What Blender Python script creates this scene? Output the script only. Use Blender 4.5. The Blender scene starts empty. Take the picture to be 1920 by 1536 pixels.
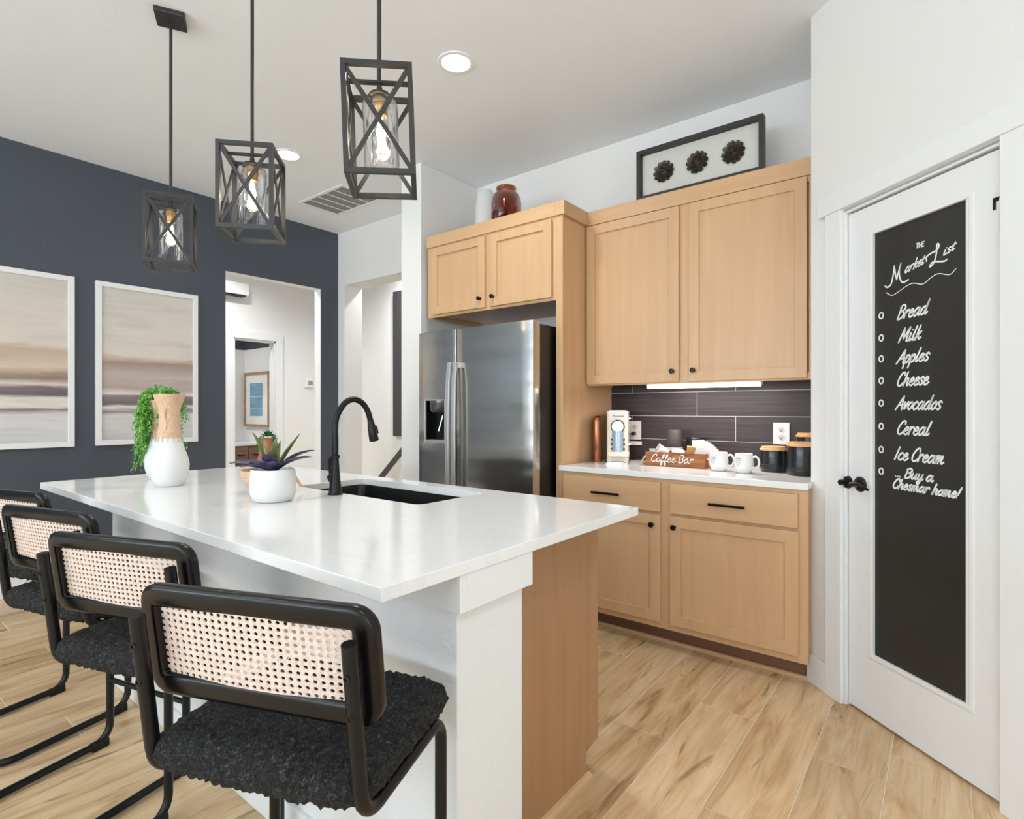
import bpy, bmesh, math, random
from mathutils import Vector, Matrix, noise as mnoise

# ------------------------------------------------------------------ camera, world, light, exposure
scene = bpy.context.scene
COL = scene.collection
YAW = math.radians(38.08)
CAM_H = 1.24
cam_data = bpy.data.cameras.new('camera')
cam_data.sensor_width = 36.0
cam_data.lens = 36.0 * 1040.0 / 1920.0
cam_data.clip_start = 0.05
cam = bpy.data.objects.new('camera', cam_data)
cam.location = (0, 0, CAM_H)
cam.rotation_euler = (math.radians(90), 0, YAW)
COL.objects.link(cam)
scene.camera = cam

scene.view_settings.view_transform = 'Standard'
scene.view_settings.look = 'None'
scene.view_settings.gamma = 1.0
scene.view_settings.use_curve_mapping = False
scene.view_settings.exposure = -0.06

world = bpy.data.worlds.new('daylight')
scene.world = world
world.use_nodes = True
world.node_tree.nodes['Background'].inputs['Color'].default_value = (0.86, 0.93, 1.0, 1)
world.node_tree.nodes['Background'].inputs['Strength'].default_value = 2.2


def area_light(name, loc, rot, sx, sy, power, color=(1, 1, 1)):
    l = bpy.data.lights.new(name, 'AREA')
    l.shape = 'RECTANGLE'; l.size = sx; l.size_y = sy; l.energy = power; l.color = color
    o = bpy.data.objects.new(name, l); o.location = loc; o.rotation_euler = rot
    COL.objects.link(o)
    return o

R90 = math.pi / 2
# unseen area lights for daylight at rear windows and patio, tilted up to brighten the ceiling
for i, (wx, pw) in enumerate(((-3.6, 172), (-1.2, 162), (1.2, 100))):
    area_light('window_daylight', (wx, -4.93, 1.55), (R90 + 1.2, 0, 0), 1.7, 2.1, pw, (0.78, 0.905, 1.0))
area_light('patio_fill', (3.93, -1.9, 1.25), (R90 + 0.5, 0, R90), 3.2, 2.3, 30, (0.78, 0.905, 1.0))

# ------------------------------------------------------------------ key planes (metres)
YB = 3.35      # cabinet wall face
ZC = 3.024     # ceiling
XN = -4.87     # navy wall face
CT = 0.914     # counter height

# ------------------------------------------------------------------ helpers
def tag(o, label=None, cat=None, group=None, kind=None):
    if label: o['label'] = label
    if cat: o['category'] = cat
    if group: o['group'] = group
    if kind: o['kind'] = kind
    return o


def thing(name, label, cat, loc=(0, 0, 0), rz=0.0, group=None):
    o = bpy.data.objects.new(name, None)
    o.empty_display_size = 0.05
    o.location = loc; o.rotation_euler = (0, 0, rz)
    COL.objects.link(o)
    return tag(o, label, cat, group)


def catmull(pts, n=6, closed=False):
    P = [Vector(p) for p in pts]
    if len(P) < 3:
        return P
    out = []
    m = len(P)
    rng = range(m) if closed else range(m - 1)
    for i in rng:
        if closed:
            p0, p1, p2, p3 = P[i - 1], P[i], P[(i + 1) % m], P[(i + 2) % m]
        else:
            p1, p2 = P[i], P[i + 1]
            p0 = P[i - 1] if i > 0 else p1 * 2 - p2
            p3 = P[i + 2] if i + 2 < m else p2 * 2 - p1
        for k in range(n):
            t = k / n
            out.append(0.5 * ((2 * p1) + (p2 - p0) * t + (2 * p0 - 5 * p1 + 4 * p2 - p3) * t * t + (3 * p1 - p0 - 3 * p2 + p3) * t ** 3))
    if not closed:
        out.append(P[-1])
    return out


class MB:
    def __init__(self):
        self.v = []; self.f = []

    def add(self, verts, faces):
        b = len(self.v)
        self.v += [tuple(p) for p in verts]
        self.f += [tuple(i + b for i in f) for f in faces]
        return self

    def box(self, x0, x1, y0, y1, z0, z1):
        return self.add([(x0, y0, z0), (x1, y0, z0), (x1, y1, z0), (x0, y1, z0), (x0, y0, z1), (x1, y0, z1), (x1, y1, z1), (x0, y1, z1)],
                        [(0, 3, 2, 1), (4, 5, 6, 7), (0, 1, 5, 4), (1, 2, 6, 5), (2, 3, 7, 6), (3, 0, 4, 7)])

    def bar(self, p, q, w, d=None, up=(0, 0, 1)):
        p, q = Vector(p), Vector(q); d = d or w
        t = (q - p).normalized(); u = Vector(up)
        if abs(t.dot(u)) > 0.99: u = Vector((0, 1, 0))
        a = t.cross(u).normalized() * (w / 2); b = a.cross(t).normalized() * (d / 2)
        V = [p - a - b, p + a - b, p + a + b, p - a + b, q - a - b, q + a - b, q + a + b, q - a + b]
        return self.add(V, [(0, 3, 2, 1), (4, 5, 6, 7), (0, 1, 5, 4), (1, 2, 6, 5), (2, 3, 7, 6), (3, 0, 4, 7)])

    def tube(self, pts, r, seg=10, closed=False, caps=True):
        P = [Vector(p) for p in pts]; n = len(P)
        rs = r if isinstance(r, (list, tuple)) else [r] * n
        T = []
        for i in range(n):
            a = P[(i - 1) % n] if (closed or i > 0) else P[i]
            b = P[(i + 1) % n] if (closed or i < n - 1) else P[i]
            T.append((b - a).normalized())
        u = Vector((0, 0, 1))
        if abs(T[0].dot(u)) > 0.9: u = Vector((1, 0, 0))
        u = (u - T[0] * u.dot(T[0])).normalized()
        V = []
        for i in range(n):
            u = (u - T[i] * u.dot(T[i])).normalized(); w = T[i].cross(u)
            for k in range(seg):
                a = 2 * math.pi * k / seg
                V.append(P[i] + (u * math.cos(a) + w * math.sin(a)) * rs[i])
        F = []
        for i in range(n if closed else n - 1):
            j = (i + 1) % n
            for k in range(seg):
                l = (k + 1) % seg
                F.append((i * seg + k, i * seg + l, j * seg + l, j * seg + k))
        if caps and not closed:
            F.append(tuple(reversed(range(seg)))); F.append(tuple(range((n - 1) * seg, n * seg)))
        return self.add(V, F)

    def lathe(self, prof, seg=24, c=(0, 0, 0), axis='z'):
        V = []; F = []; idx = []
        for (r, z) in prof:
            if r < 1e-6:
                idx.append([len(V)]); V.append((0, 0, z))
            else:
                idx.append(list(range(len(V), len(V) + seg)))
                V += [(r * math.cos(2 * math.pi * k / seg), r * math.sin(2 * math.pi * k / seg), z) for k in range(seg)]
        for a, b in zip(idx, idx[1:]):
            for k in range(seg):
                l = (k + 1) % seg
                if len(a) == 1 and len(b) == 1: continue
                if len(a) == 1: F.append((a[0], b[l], b[k]))
                elif len(b) == 1: F.append((a[k], a[l], b[0]))
                else: F.append((a[k], a[l], b[l], b[k]))
        if axis == 'y': V = [(x, -z, y) for x, y, z in V]      # points towards -y
        if axis == 'x': V = [(z, x, y) for x, y, z in V]
        return self.add([(x + c[0], y + c[1], z + c[2]) for x, y, z in V], F)

    def ring(self, x0, x1, z0, z1, y0, y1, w, wt=None, wb=None):
        """rectangular frame in the xz plane, from y0 (front) to y1 (back)"""
        wt = w if wt is None else wt; wb = w if wb is None else wb
        o = [(x0, z0), (x1, z0), (x1, z1), (x0, z1)]; i = [(x0 + w, z0 + wb), (x1 - w, z0 + wb), (x1 - w, z1 - wt), (x0 + w, z1 - wt)]
        V = [(x, y0, z) for x, z in o] + [(x, y0, z) for x, z in i] + [(x, y1, z) for x, z in o] + [(x, y1, z) for x, z in i]
        F = []
        for k in range(4):
            l = (k + 1) % 4
            F += [(k, l, 4 + l, 4 + k), (8 + l, 8 + k, 12 + k, 12 + l), (l, k, 8 + k, 8 + l), (4 + k, 4 + l, 12 + l, 12 + k)]
        return self.add(V, F)

    def disc(self, c, r, n=14, ax='xz'):
        V = [c]; F = []
        for k in range(n):
            a = 2 * math.pi * k / n
            V.append((c[0] + r * math.cos(a), c[1], c[2] + r * math.sin(a)) if ax == 'xz' else (c[0] + r * math.cos(a), c[1] + r * math.sin(a), c[2]))
        for k in range(n): F.append((0, 1 + k, 1 + (k + 1) % n))
        return self.add(V, F)

    def xf(self, M):
        self.v = [tuple(M @ Vector(p)) for p in self.v]
        return self

    def build(self, name, mat, parent=None, world=False, smooth=None, bevel=0.0, seg=2, solid=0.0, subsurf=0):
        me = bpy.data.meshes.new(name)
        V = self.v
        if world and parent is not None:
            r = parent
            while r.parent: r = r.parent
            V = [(x - r.location.x, y - r.location.y, z - r.location.z) for x, y, z in V]
        me.from_pydata(V, [], self.f); me.update()
        bm = bmesh.new(); bm.from_mesh(me); bmesh.ops.recalc_face_normals(bm, faces=bm.faces); bm.to_mesh(me); bm.free()
        if mat: me.materials.append(mat)
        if smooth is not None:
            me.polygons.foreach_set('use_smooth', [True] * len(me.polygons))
            if smooth < 179: me.set_sharp_from_angle(angle=math.radians(smooth))
        o = bpy.data.objects.new(name, me); COL.objects.link(o)
        if parent is not None: o.parent = parent
        if solid:
            m = o.modifiers.new('solid', 'SOLIDIFY'); m.thickness = solid; m.offset = 0
        if bevel:
            m = o.modifiers.new('bevel', 'BEVEL'); m.width = bevel; m.segments = seg; m.limit_method = 'ANGLE'; m.angle_limit = math.radians(40)
            m.harden_normals = False
        if subsurf:
            m = o.modifiers.new('sub', 'SUBSURF'); m.levels = subsurf; m.render_levels = subsurf
        return o


def box(name, b, mat, parent=None, bevel=0.0, world=True, kind=None):
    o = MB().box(*b).build(name, mat, parent, world=world, bevel=bevel)
    if kind: o['kind'] = kind
    return o


def boxes(name, bs, mat, parent=None, bevel=0.0, kind=None):
    m = MB()
    for b in bs: m.box(*b)
    o = m.build(name, mat, parent, world=True, bevel=bevel)
    if kind: o['kind'] = kind
    return o


def copy_tree(o, parent=None):
    c = o.copy(); COL.objects.link(c)
    if parent is not None: c.parent = parent
    for ch in list(o.children): copy_tree(ch, c)
    return c

# ------------------------------------------------------------------ materials
def srgb(r, g, b):
    f = lambda c: (c / 255 / 12.92) if c / 255 <= 0.04045 else ((c / 255 + 0.055) / 1.055) ** 2.4
    return (f(r), f(g), f(b), 1.0)


def mat(name, col, rough=0.5, metal=0.0, coat=0.0, spec=0.5):
    m = bpy.data.materials.new(name); m.use_nodes = True
    p = m.node_tree.nodes['Principled BSDF']
    p.inputs['Base Color'].default_value = col if len(col) == 4 else (*col, 1)
    p.inputs['Roughness'].default_value = rough
    p.inputs['Metallic'].default_value = metal
    p.inputs['Specular IOR Level'].default_value = spec
    p.inputs['Coat Weight'].default_value = coat
    p.inputs['Coat Roughness'].default_value = 0.08
    return m


def nn(m, t, **kw):
    n = m.node_tree.nodes.new(t)
    for k, v in kw.items():
        if k in n.inputs: n.inputs[k].default_value = v
        else: setattr(n, k, v)
    return n


def ln(m, a, b):
    m.node_tree.links.new(a, b)


def coords(m, scale, rnd=False):
    tc = nn(m, 'ShaderNodeTexCoord'); mp = nn(m, 'ShaderNodeMapping'); mp.inputs['Scale'].default_value = scale
    src = tc.outputs['Object']
    if rnd:
        oi = nn(m, 'ShaderNodeObjectInfo'); vm = nn(m, 'ShaderNodeVectorMath', operation='MULTIPLY')
        vm.inputs[1].default_value = (31.7, 57.3, 13.1)
        ln(m, oi.outputs['Random'], vm.inputs[0])
        va = nn(m, 'ShaderNodeVectorMath', operation='ADD'); ln(m, src, va.inputs[0]); ln(m, vm.outputs[0], va.inputs[1]); src = va.outputs[0]
    ln(m, src, mp.inputs['Vector'])
    return mp.outputs['Vector']


def ramp(m, fac, stops):
    r = nn(m, 'ShaderNodeValToRGB'); e = r.color_ramp.elements
    while len(e) < len(stops): e.new(0.5)
    for el, (p, c) in zip(e, stops): el.position = p; el.color = c if len(c) == 4 else (*c, 1)
    ln(m, fac, r.inputs['Fac'])
    return r.outputs['Color']


def add_bump(m, scale, strength, dist=0.002, detail=3.0, vec=None):
    p = m.node_tree.nodes['Principled BSDF']
    v = vec or coords(m, (1, 1, 1))
    n = nn(m, 'ShaderNodeTexNoise', Scale=scale, Detail=detail); ln(m, v, n.inputs['Vector'])
    b = nn(m, 'ShaderNodeBump', Strength=strength, Distance=dist); ln(m, n.outputs['Fac'], b.inputs['Height']); ln(m, b.outputs['Normal'], p.inputs['Normal'])
    return n


def painted(name, col, rough=0.6, scale=90.0, strength=0.25, dist=0.0015):
    m = mat(name, col, rough); add_bump(m, scale, strength, dist); return m


def noisy(name, stops, scale=(1, 1, 1), nscale=5.0, rough=0.5, detail=4.0, dist=0.0, bump=0.0, bdist=0.001, coat=0.0, metal=0.0, rnd=False):
    m = mat(name, stops[0][1], rough, metal, coat); p = m.node_tree.nodes['Principled BSDF']
    v = coords(m, scale, rnd)
    n = nn(m, 'ShaderNodeTexNoise', Scale=nscale, Detail=detail, Distortion=dist); ln(m, v, n.inputs['Vector'])
    ln(m, ramp(m, n.outputs['Fac'], stops), p.inputs['Base Color'])
    if bump:
        b = nn(m, 'ShaderNodeBump', Strength=bump, Distance=bdist); ln(m, n.outputs['Fac'], b.inputs['Height']); ln(m, b.outputs['Normal'], p.inputs['Normal'])
    return m


WALL = painted('white_wall_paint', srgb(236, 234, 231), 0.7, 60, 0.35, 0.002)
CEIL = painted('ceiling_paint', srgb(240, 243, 246), 0.8, 80, 0.35)
TRIM = mat('white_semi_gloss', srgb(236, 236, 235), 0.35)
NAVY = painted('navy_wall_paint', srgb(74, 80, 90), 0.4, 70, 0.9, 0.003)
KNEE = painted('island_drywall', srgb(232, 232, 231), 0.6, 85, 0.6, 0.003)
GROUT = mat('floor_grout', srgb(232, 216, 190), 0.8)
BLACK = mat('black_satin_metal', srgb(15, 15, 17), 0.36, 0.0, 0.0, 0.35)
BLACKGLOSS = mat('black_lacquer', srgb(8, 8, 9), 0.27, 0.0, 0.0, 0.38)
IRON = mat('pendant_iron', srgb(66, 65, 64), 0.4, 0.55)
BRASS = mat('aged_brass', srgb(190, 150, 95), 0.3, 1.0)
WHITEC = mat('white_ceramic', srgb(230, 229, 227), 0.35, 0, 0.2)
MATTEC = painted('matte_white_ceramic', srgb(229, 228, 226), 0.55, 60, 0.15)
PLASTIC = mat('white_plastic', srgb(240, 238, 236), 0.4)
PLATE = mat('outlet_plate', srgb(218, 214, 213), 0.45)
PLATE2 = mat('outlet_face', srgb(196, 192, 190), 0.45)
DARK = mat('dark_slot', srgb(30, 28, 27), 0.6)
ORB = mat('oil_rubbed_bronze', srgb(30, 27, 25), 0.32, 0.5)
CHALK = noisy('chalkboard', [(0.3, srgb(36, 36, 35)), (0.75, srgb(47, 47, 45))], (1.5, 1.5, 1.1), 2.2, 0.45, 3)
CHALKW = mat('chalk_paint', srgb(238, 238, 234), 0.7)
FRAMEW = mat('white_frame', srgb(238, 238, 238), 0.4)
SINK = mat('black_granite_sink', srgb(20, 20, 20), 0.35)

MAPLE = noisy('maple_cabinet', [(0.2, srgb(202, 161, 119)), (0.5, srgb(209, 168, 126)), (0.8, srgb(214, 175, 134))], (11, 11, 0.75), 2.0, 0.38, 5, 0.5, 0.04, 0.0005)
MAPLEH = noisy('maple_horizontal', [(0.2, srgb(202, 161, 119)), (0.5, srgb(209, 168, 126)), (0.8, srgb(214, 175, 134))], (0.75, 11, 11), 2.0, 0.38, 5, 0.5, 0.04, 0.0005)
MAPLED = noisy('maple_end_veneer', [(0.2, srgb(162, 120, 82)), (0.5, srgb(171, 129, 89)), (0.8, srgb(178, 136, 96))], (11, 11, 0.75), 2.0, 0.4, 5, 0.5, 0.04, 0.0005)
TOE = noisy('shaded_toe_board', [(0.3, srgb(112, 78, 58)), (0.7, srgb(130, 94, 70))], (0.75, 11, 11), 2.0, 0.5)  # wood darkened so its colour carries the shade under the cabinet
CHARC = mat('charcoal_cabinet_paint', srgb(66, 66, 66), 0.45)
SIGNW = noisy('sign_wood', [(0.25, srgb(92, 52, 28)), (0.5, srgb(150, 92, 50)), (0.75, srgb(178, 118, 70))], (3, 20, 30), 2.2, 0.6, 5, 0.8, 0.15)
LIDW = noisy('lid_wood', [(0.3, srgb(206, 150, 95)), (0.7, srgb(232, 186, 130))], (20, 3, 20), 2, 0.5)
RATTAN = noisy('rattan', [(0.3, srgb(200, 154, 118)), (0.7, srgb(238, 206, 174))], (60, 60, 90), 3, 0.7, 3, 0.2, 0.8, 0.003)
CANE = noisy('cane_weave', [(0.3, srgb(206, 182, 168)), (0.7, srgb(232, 212, 200))], (1, 1, 1), 160, 0.6, 2, 0, 0.3, 0.001)
BOUCLE = noisy('black_boucle', [(0.38, srgb(8, 8, 8)), (0.58, srgb(38, 38, 36)), (0.75, srgb(98, 96, 92))], (1, 1, 1), 150, 0.95, 4, 1.2, 1.0, 0.01)
COPPER = mat('copper', srgb(168, 112, 82), 0.22, 1.0)
CREAMM = mat('cream_plastic', srgb(232, 222, 208), 0.35, 0, 0.2)
CHROME = mat('chrome', srgb(225, 225, 225), 0.12, 1.0)
TANK = mat('blue_grey_tank', srgb(168, 186, 200), 0.18, 0.3, 0.4)
CANB = mat('canister_black', srgb(24, 25, 27), 0.28, 0.1, 0.2)
CARD = mat('kraft_card', srgb(196, 142, 82), 0.8)
NAPKIN = mat('napkin_white', srgb(244, 240, 238), 0.85)
CUPD = mat('dark_paper_cup', srgb(74, 66, 62), 0.6)
ROPE = noisy('jute_rope', [(0.3, srgb(180, 160, 120)), (0.7, srgb(222, 206, 170))], (1, 1, 1), 300, 0.8, 2, 0, 0.6)
GREEN = noisy('trailing_leaf', [(0.3, srgb(66, 120, 44)), (0.5, srgb(110, 176, 70)), (0.75, srgb(168, 212, 118))], (1, 1, 1), 40, 0.5)
GREEN2 = noisy('succulent_leaf', [(0.3, srgb(34, 86, 52)), (0.7, srgb(96, 160, 104))], (1, 1, 1), 60, 0.45)
AGAVEG = noisy('agave_green', [(0.35, srgb(84, 92, 50)), (0.65, srgb(136, 144, 84))], (8, 8, 3), 4, 0.4, 3, 0.3)
AGAVEP = noisy('agave_purple', [(0.3, srgb(52, 44, 70)), (0.6, srgb(84, 76, 104)), (0.8, srgb(104, 116, 134))], (5, 5, 5), 4, 0.35, 3, 0.3)
AGAVEB = noisy('agave_bronze', [(0.3, srgb(126, 74, 46)), (0.7, srgb(176, 112, 70))], (8, 8, 3), 4, 0.4)
SOIL = mat('soil', srgb(52, 42, 36), 0.95)
STEELB = mat('black_steel_side', srgb(22, 22, 23), 0.3, 0.0, 0.0)
OAKF = noisy('oak_frame', [(0.3, srgb(150, 116, 84)), (0.7, srgb(184, 148, 112))], (4, 4, 20), 3, 0.5)
PAPER = mat('mat_board', srgb(238, 236, 232), 0.8)
BLUEP = noisy('blue_print', [(0.3, srgb(104, 150, 180)), (0.7, srgb(146, 182, 200))], (2, 2, 40), 3, 0.7)
WALNUT = noisy('vanity_wood', [(0.3, srgb(104, 76, 58)), (0.7, srgb(140, 106, 84))], (4, 4, 30), 2, 0.5)
LINEN = noisy('linen_backing', [(0.3, srgb(200, 197, 190)), (0.7, srgb(214, 211, 204))], (1, 1, 1), 400, 0.9)
PETAL = noisy('dark_petal', [(0.3, srgb(30, 25, 22)), (0.7, srgb(84, 72, 62))], (1, 1, 1), 60, 0.35)
GREYINK = mat('grey_ink', srgb(168, 168, 164), 0.8)
VENTD = mat('vent_shadow', srgb(150, 150, 148), 0.7)


def quartz():
    m = mat('white_quartz', srgb(240, 239, 237), 0.12, 0, 0.0, 0.5); p = m.node_tree.nodes['Principled BSDF']
    v = coords(m, (0.8, 1.4, 1.0))
    n = nn(m, 'ShaderNodeTexNoise', Scale=1.6, Detail=7.0, Distortion=1.6); ln(m, v, n.inputs['Vector'])
    ln(m, ramp(m, n.outputs['Fac'], [(0.0, srgb(241, 240, 238)), (0.485, srgb(240, 239, 237)), (0.5, srgb(237, 235, 232)), (0.515, srgb(240, 239, 237)), (1.0, srgb(242, 241, 239))]), p.inputs['Base Color'])
    return m
QUARTZ = quartz()


def steel():
    m = mat('stainless_steel', srgb(200, 197, 192), 0.2, 1.0); p = m.node_tree.nodes['Principled BSDF']
    v = coords(m, (0.55, 1, 3.2))
    n = nn(m, 'ShaderNodeTexNoise', Scale=2.2, Detail=1.0); ln(m, v, n.inputs['Vector'])
    b = nn(m, 'ShaderNodeBump', Strength=0.6, Distance=0.012); ln(m, n.outputs['Fac'], b.inputs['Height'])
    v2 = coords(m, (2, 2, 500))
    n2 = nn(m, 'ShaderNodeTexNoise', Scale=1.0, Detail=2.0); ln(m, v2, n2.inputs['Vector'])
    b2 = nn(m, 'ShaderNodeBump', Strength=0.06, Distance=0.0005); ln(m, n2.outputs['Fac'], b2.inputs['Height']); ln(m, b.outputs['Normal'], b2.inputs['Normal'])
    ln(m, b2.outputs['Normal'], p.inputs['Normal'])
    return m
STEEL = steel()
STEELH = mat('handle_steel', srgb(206, 204, 200), 0.42, 0.8)


def plank_mat():
    m = mat('wood_look_tile', srgb(200, 165, 122), 0.28); p = m.node_tree.nodes['Principled BSDF']
    v = coords(m, (9.0, 1.1, 1.0), True)
    n = nn(m, 'ShaderNodeTexNoise', Scale=1.3, Detail=8.0, Distortion=1.4, Roughness=0.64); ln(m, v, n.inputs['Vector'])
    base = ramp(m, n.outputs['Fac'], [(0.24, srgb(150, 113, 76)), (0.39, srgb(200, 162, 118)), (0.53, srgb(221, 189, 147)), (0.74, srgb(234, 208, 171))])
    v2 = coords(m, (5.0, 0.9, 1.0), True)
    n2 = nn(m, 'ShaderNodeTexNoise', Scale=2.0, Detail=5.0, Distortion=2.2); ln(m, v2, n2.inputs['Vector'])
    knots = ramp(m, n2.outputs['Fac'], [(0.0, (0, 0, 0)), (0.62, (0, 0, 0)), (0.7, (0.7, 0.7, 0.7)), (1.0, (0.9, 0.9, 0.9))])
    mx = nn(m, 'ShaderNodeMix', data_type='RGBA'); ln(m, knots, mx.inputs['Factor']); ln(m, base, mx.inputs['A']); mx.inputs['B'].default_value = srgb(126, 94, 64)
    oi = nn(m, 'ShaderNodeObjectInfo')
    tone = ramp(m, oi.outputs['Random'], [(0.0, (0.86, 0.84, 0.81)), (0.5, (1, 1, 1)), (1.0, (1.05, 1.03, 1.0))])
    ml = nn(m, 'ShaderNodeMix', data_type='RGBA', blend_type='MULTIPLY'); ml.inputs['Factor'].default_value = 1.0
    v3 = coords(m, (70.0, 2.2, 1.0), True)
    n3 = nn(m, 'ShaderNodeTexNoise', Scale=1.0, Detail=3.0, Distortion=0.4); ln(m, v3, n3.inputs['Vector'])
    fine = ramp(m, n3.outputs['Fac'], [(0.3, (0.87, 0.85, 0.82)), (0.5, (1, 1, 1))])
    mf = nn(m, 'ShaderNodeMix', data_type='RGBA', blend_type='MULTIPLY'); mf.inputs['Factor'].default_value = 1.0
    ln(m, mx.outputs['Result'], mf.inputs['A']); ln(m, fine, mf.inputs['B'])
    ln(m, mf.outputs['Result'], ml.inputs['A']); ln(m, tone, ml.inputs['B']); ln(m, ml.outputs['Result'], p.inputs['Base Color'])
    b = nn(m, 'ShaderNodeBump', Strength=0.12, Distance=0.001); ln(m, n.outputs['Fac'], b.inputs['Height']); ln(m, b.outputs['Normal'], p.inputs['Normal'])
    return m
PLANK = plank_mat()


def glass_mat(name, tint=(1, 1, 1, 1), gloss=0.12):
    m = bpy.data.materials.new(name); m.use_nodes = True; nt = m.node_tree; nt.nodes.clear()
    out = nt.nodes.new('ShaderNodeOutputMaterial'); tr = nt.nodes.new('ShaderNodeBsdfTransparent'); gl = nt.nodes.new('ShaderNodeBsdfGlossy')
    tr.inputs['Color'].default_value = tint; gl.inputs['Roughness'].default_value = 0.03
    lw = nt.nodes.new('ShaderNodeLayerWeight'); lw.inputs['Blend'].default_value = gloss
    mx = nt.nodes.new('ShaderNodeMixShader')
    nt.links.new(lw.outputs['Facing'], mx.inputs['Fac']); nt.links.new(tr.outputs[0], mx.inputs[1]); nt.links.new(gl.outputs[0], mx.inputs[2]); nt.links.new(mx.outputs[0], out.inputs[0])
    return m
GLASS = glass_mat('clear_glass', (0.97, 0.97, 0.97, 1), 0.25)
PANE = glass_mat('picture_glazing', (1, 1, 1, 1), 0.06)
AMBER = glass_mat('amber_glass', (0.66, 0.3, 0.14, 1), 0.3)


def emit(name, col, strength):
    m = bpy.data.materials.new(name); m.use_nodes = True; nt = m.node_tree; nt.nodes.clear()
    out = nt.nodes.new('ShaderNodeOutputMaterial'); e = nt.nodes.new('ShaderNodeEmission')
    e.inputs['Color'].default_value = (*col, 1); e.inputs['Strength'].default_value = strength
    nt.links.new(e.outputs[0], out.inputs[0]); return m
LED = emit('led_white', (1.0, 0.97, 0.92), 14.0)
BAR = emit('led_bar', (1.0, 0.95, 0.88), 9.0)
BULB = emit('bulb_glow', (1.0, 0.88, 0.68), 7.0)
FIL = emit('bulb_filament', (1.0, 0.86, 0.62), 30.0)


def painting(name, bands, seed):
    m = mat(name, (0.6, 0.55, 0.5), 0.6); p = m.node_tree.nodes['Principled BSDF']
    tc = nn(m, 'ShaderNodeTexCoord'); sep = nn(m, 'ShaderNodeSeparateXYZ'); ln(m, tc.outputs['Object'], sep.inputs[0])
    mp = nn(m, 'ShaderNodeMapping'); mp.inputs['Scale'].default_value = (1, 1.3, 9.0); mp.inputs['Location'].default_value = (seed, seed * 2.1, seed * 0.7)
    ln(m, tc.outputs['Object'], mp.inputs['Vector'])
    n = nn(m, 'ShaderNodeTexNoise', Scale=1.2, Detail=7.0, Distortion=0.7, Roughness=0.6); ln(m, mp.outputs[0], n.inputs['Vector'])
    mr = nn(m, 'ShaderNodeMapRange'); mr.inputs['From Min'].default_value = 0.0; mr.inputs['From Max'].default_value = 1.12
    ln(m, sep.outputs['Z'], mr.inputs['Value'])
    sb = nn(m, 'ShaderNodeMath', operation='SUBTRACT'); ln(m, n.outputs['Fac'], sb.inputs[0]); sb.inputs[1].default_value = 0.5
    ml = nn(m, 'ShaderNodeMath', operation='MULTIPLY'); ln(m, sb.outputs[0], ml.inputs[0]); ml.inputs[1].default_value = 0.07
    ad = nn(m, 'ShaderNodeMath', operation='ADD'); ln(m, mr.outputs[0], ad.inputs[0]); ln(m, ml.outputs[0], ad.inputs[1])
    base = ramp(m, ad.outputs[0], bands)
    st = ramp(m, n.outputs['Fac'], [(0.3, (0.86, 0.85, 0.85)), (0.5, (1, 1, 1)), (0.7, (1.08, 1.07, 1.06))])
    mm = nn(m, 'ShaderNodeMix', data_type='RGBA', blend_type='MULTIPLY'); mm.inputs['Factor'].default_value = 1
    ln(m, base, mm.inputs['A']); ln(m, st, mm.inputs['B']); ln(m, mm.outputs['Result'], p.inputs['Base Color'])
    return m


def tile_mat():
    m = mat('charcoal_linear_tile', srgb(66, 58, 58), 0.45, 0, 0, 0.3); p = m.node_tree.nodes['Principled BSDF']
    v = coords(m, (2.0, 1, 90), True)
    n = nn(m, 'ShaderNodeTexNoise', Scale=1.4, Detail=4.0); ln(m, v, n.inputs['Vector'])
    ln(m, ramp(m, n.outputs['Fac'], [(0.3, srgb(46, 40, 41)), (0.7, srgb(66, 58, 59))]), p.inputs['Base Color'])
    return m
TILE = tile_mat()
TGROUT = mat('tile_grout', srgb(196, 184, 182), 0.8)

# ------------------------------------------------------------------ THE SETTING
def structure(o):
    o['kind'] = 'structure'; return o

floor = structure(boxes('floor', [(-9, 4.2, -5.2, 7.2, -0.12, -0.002)], GROUT))
PW, PL = 0.221, 1.215
px0 = -0.8215
plank_mesh = {}
def plank(x0, x1, y0, y1):
    g = 0.0019
    w, l = x1 - x0 - 2 * g, y1 - y0 - 2 * g
    if l < 0.02 or w < 0.02: return
    key = (round(w, 4), round(l, 4))
    if key not in plank_mesh:
        o = MB().box(-w / 2, w / 2, -l / 2, l / 2, -0.008, 0.0).build('plank', PLANK, floor, bevel=0.0012, seg=1)
        plank_mesh[key] = o
    else:
        o = plank_mesh[key].copy(); COL.objects.link(o)
    o.location = ((x0 + x1) / 2, (y0 + y1) / 2, 0)
off = {0: 2.34 - PL, 2: 2.225 - PL, -7: 0.79, -8: 0.79 + 0.4, -6: 0.453, -9: 0.65}
for k in range(-19, 12):
    x0 = px0 + k * PW
    o0 = off.get(k, 2.34 - PL + (0.4 * (k % 3)) + 0.07 * ((k * 7) % 4))
    o0 = o0 - math.ceil((o0 + 1.3) / PL) * PL
    y = o0
    while y < YB + 0.2:
        plank(max(x0, XN), x0 + PW, max(y, -1.3), min(y + PL, YB + 0.2))
        y += PL

ceiling = structure(boxes('ceiling', [(-6.6, 4.2, -5.2, 4.5, ZC, ZC + 0.12)], CEIL))

# cabinet wall, with the tall opening to the hall on its left
wall_back = structure(boxes('wall_back', [(-3.75, 0.1, YB, YB + 0.215, 0, ZC), (-4.765, -3.75, YB, YB + 0.215, 2.49, ZC), (-4.985, -4.765, YB, YB + 0.215, 0, ZC)], WALL))
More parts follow.
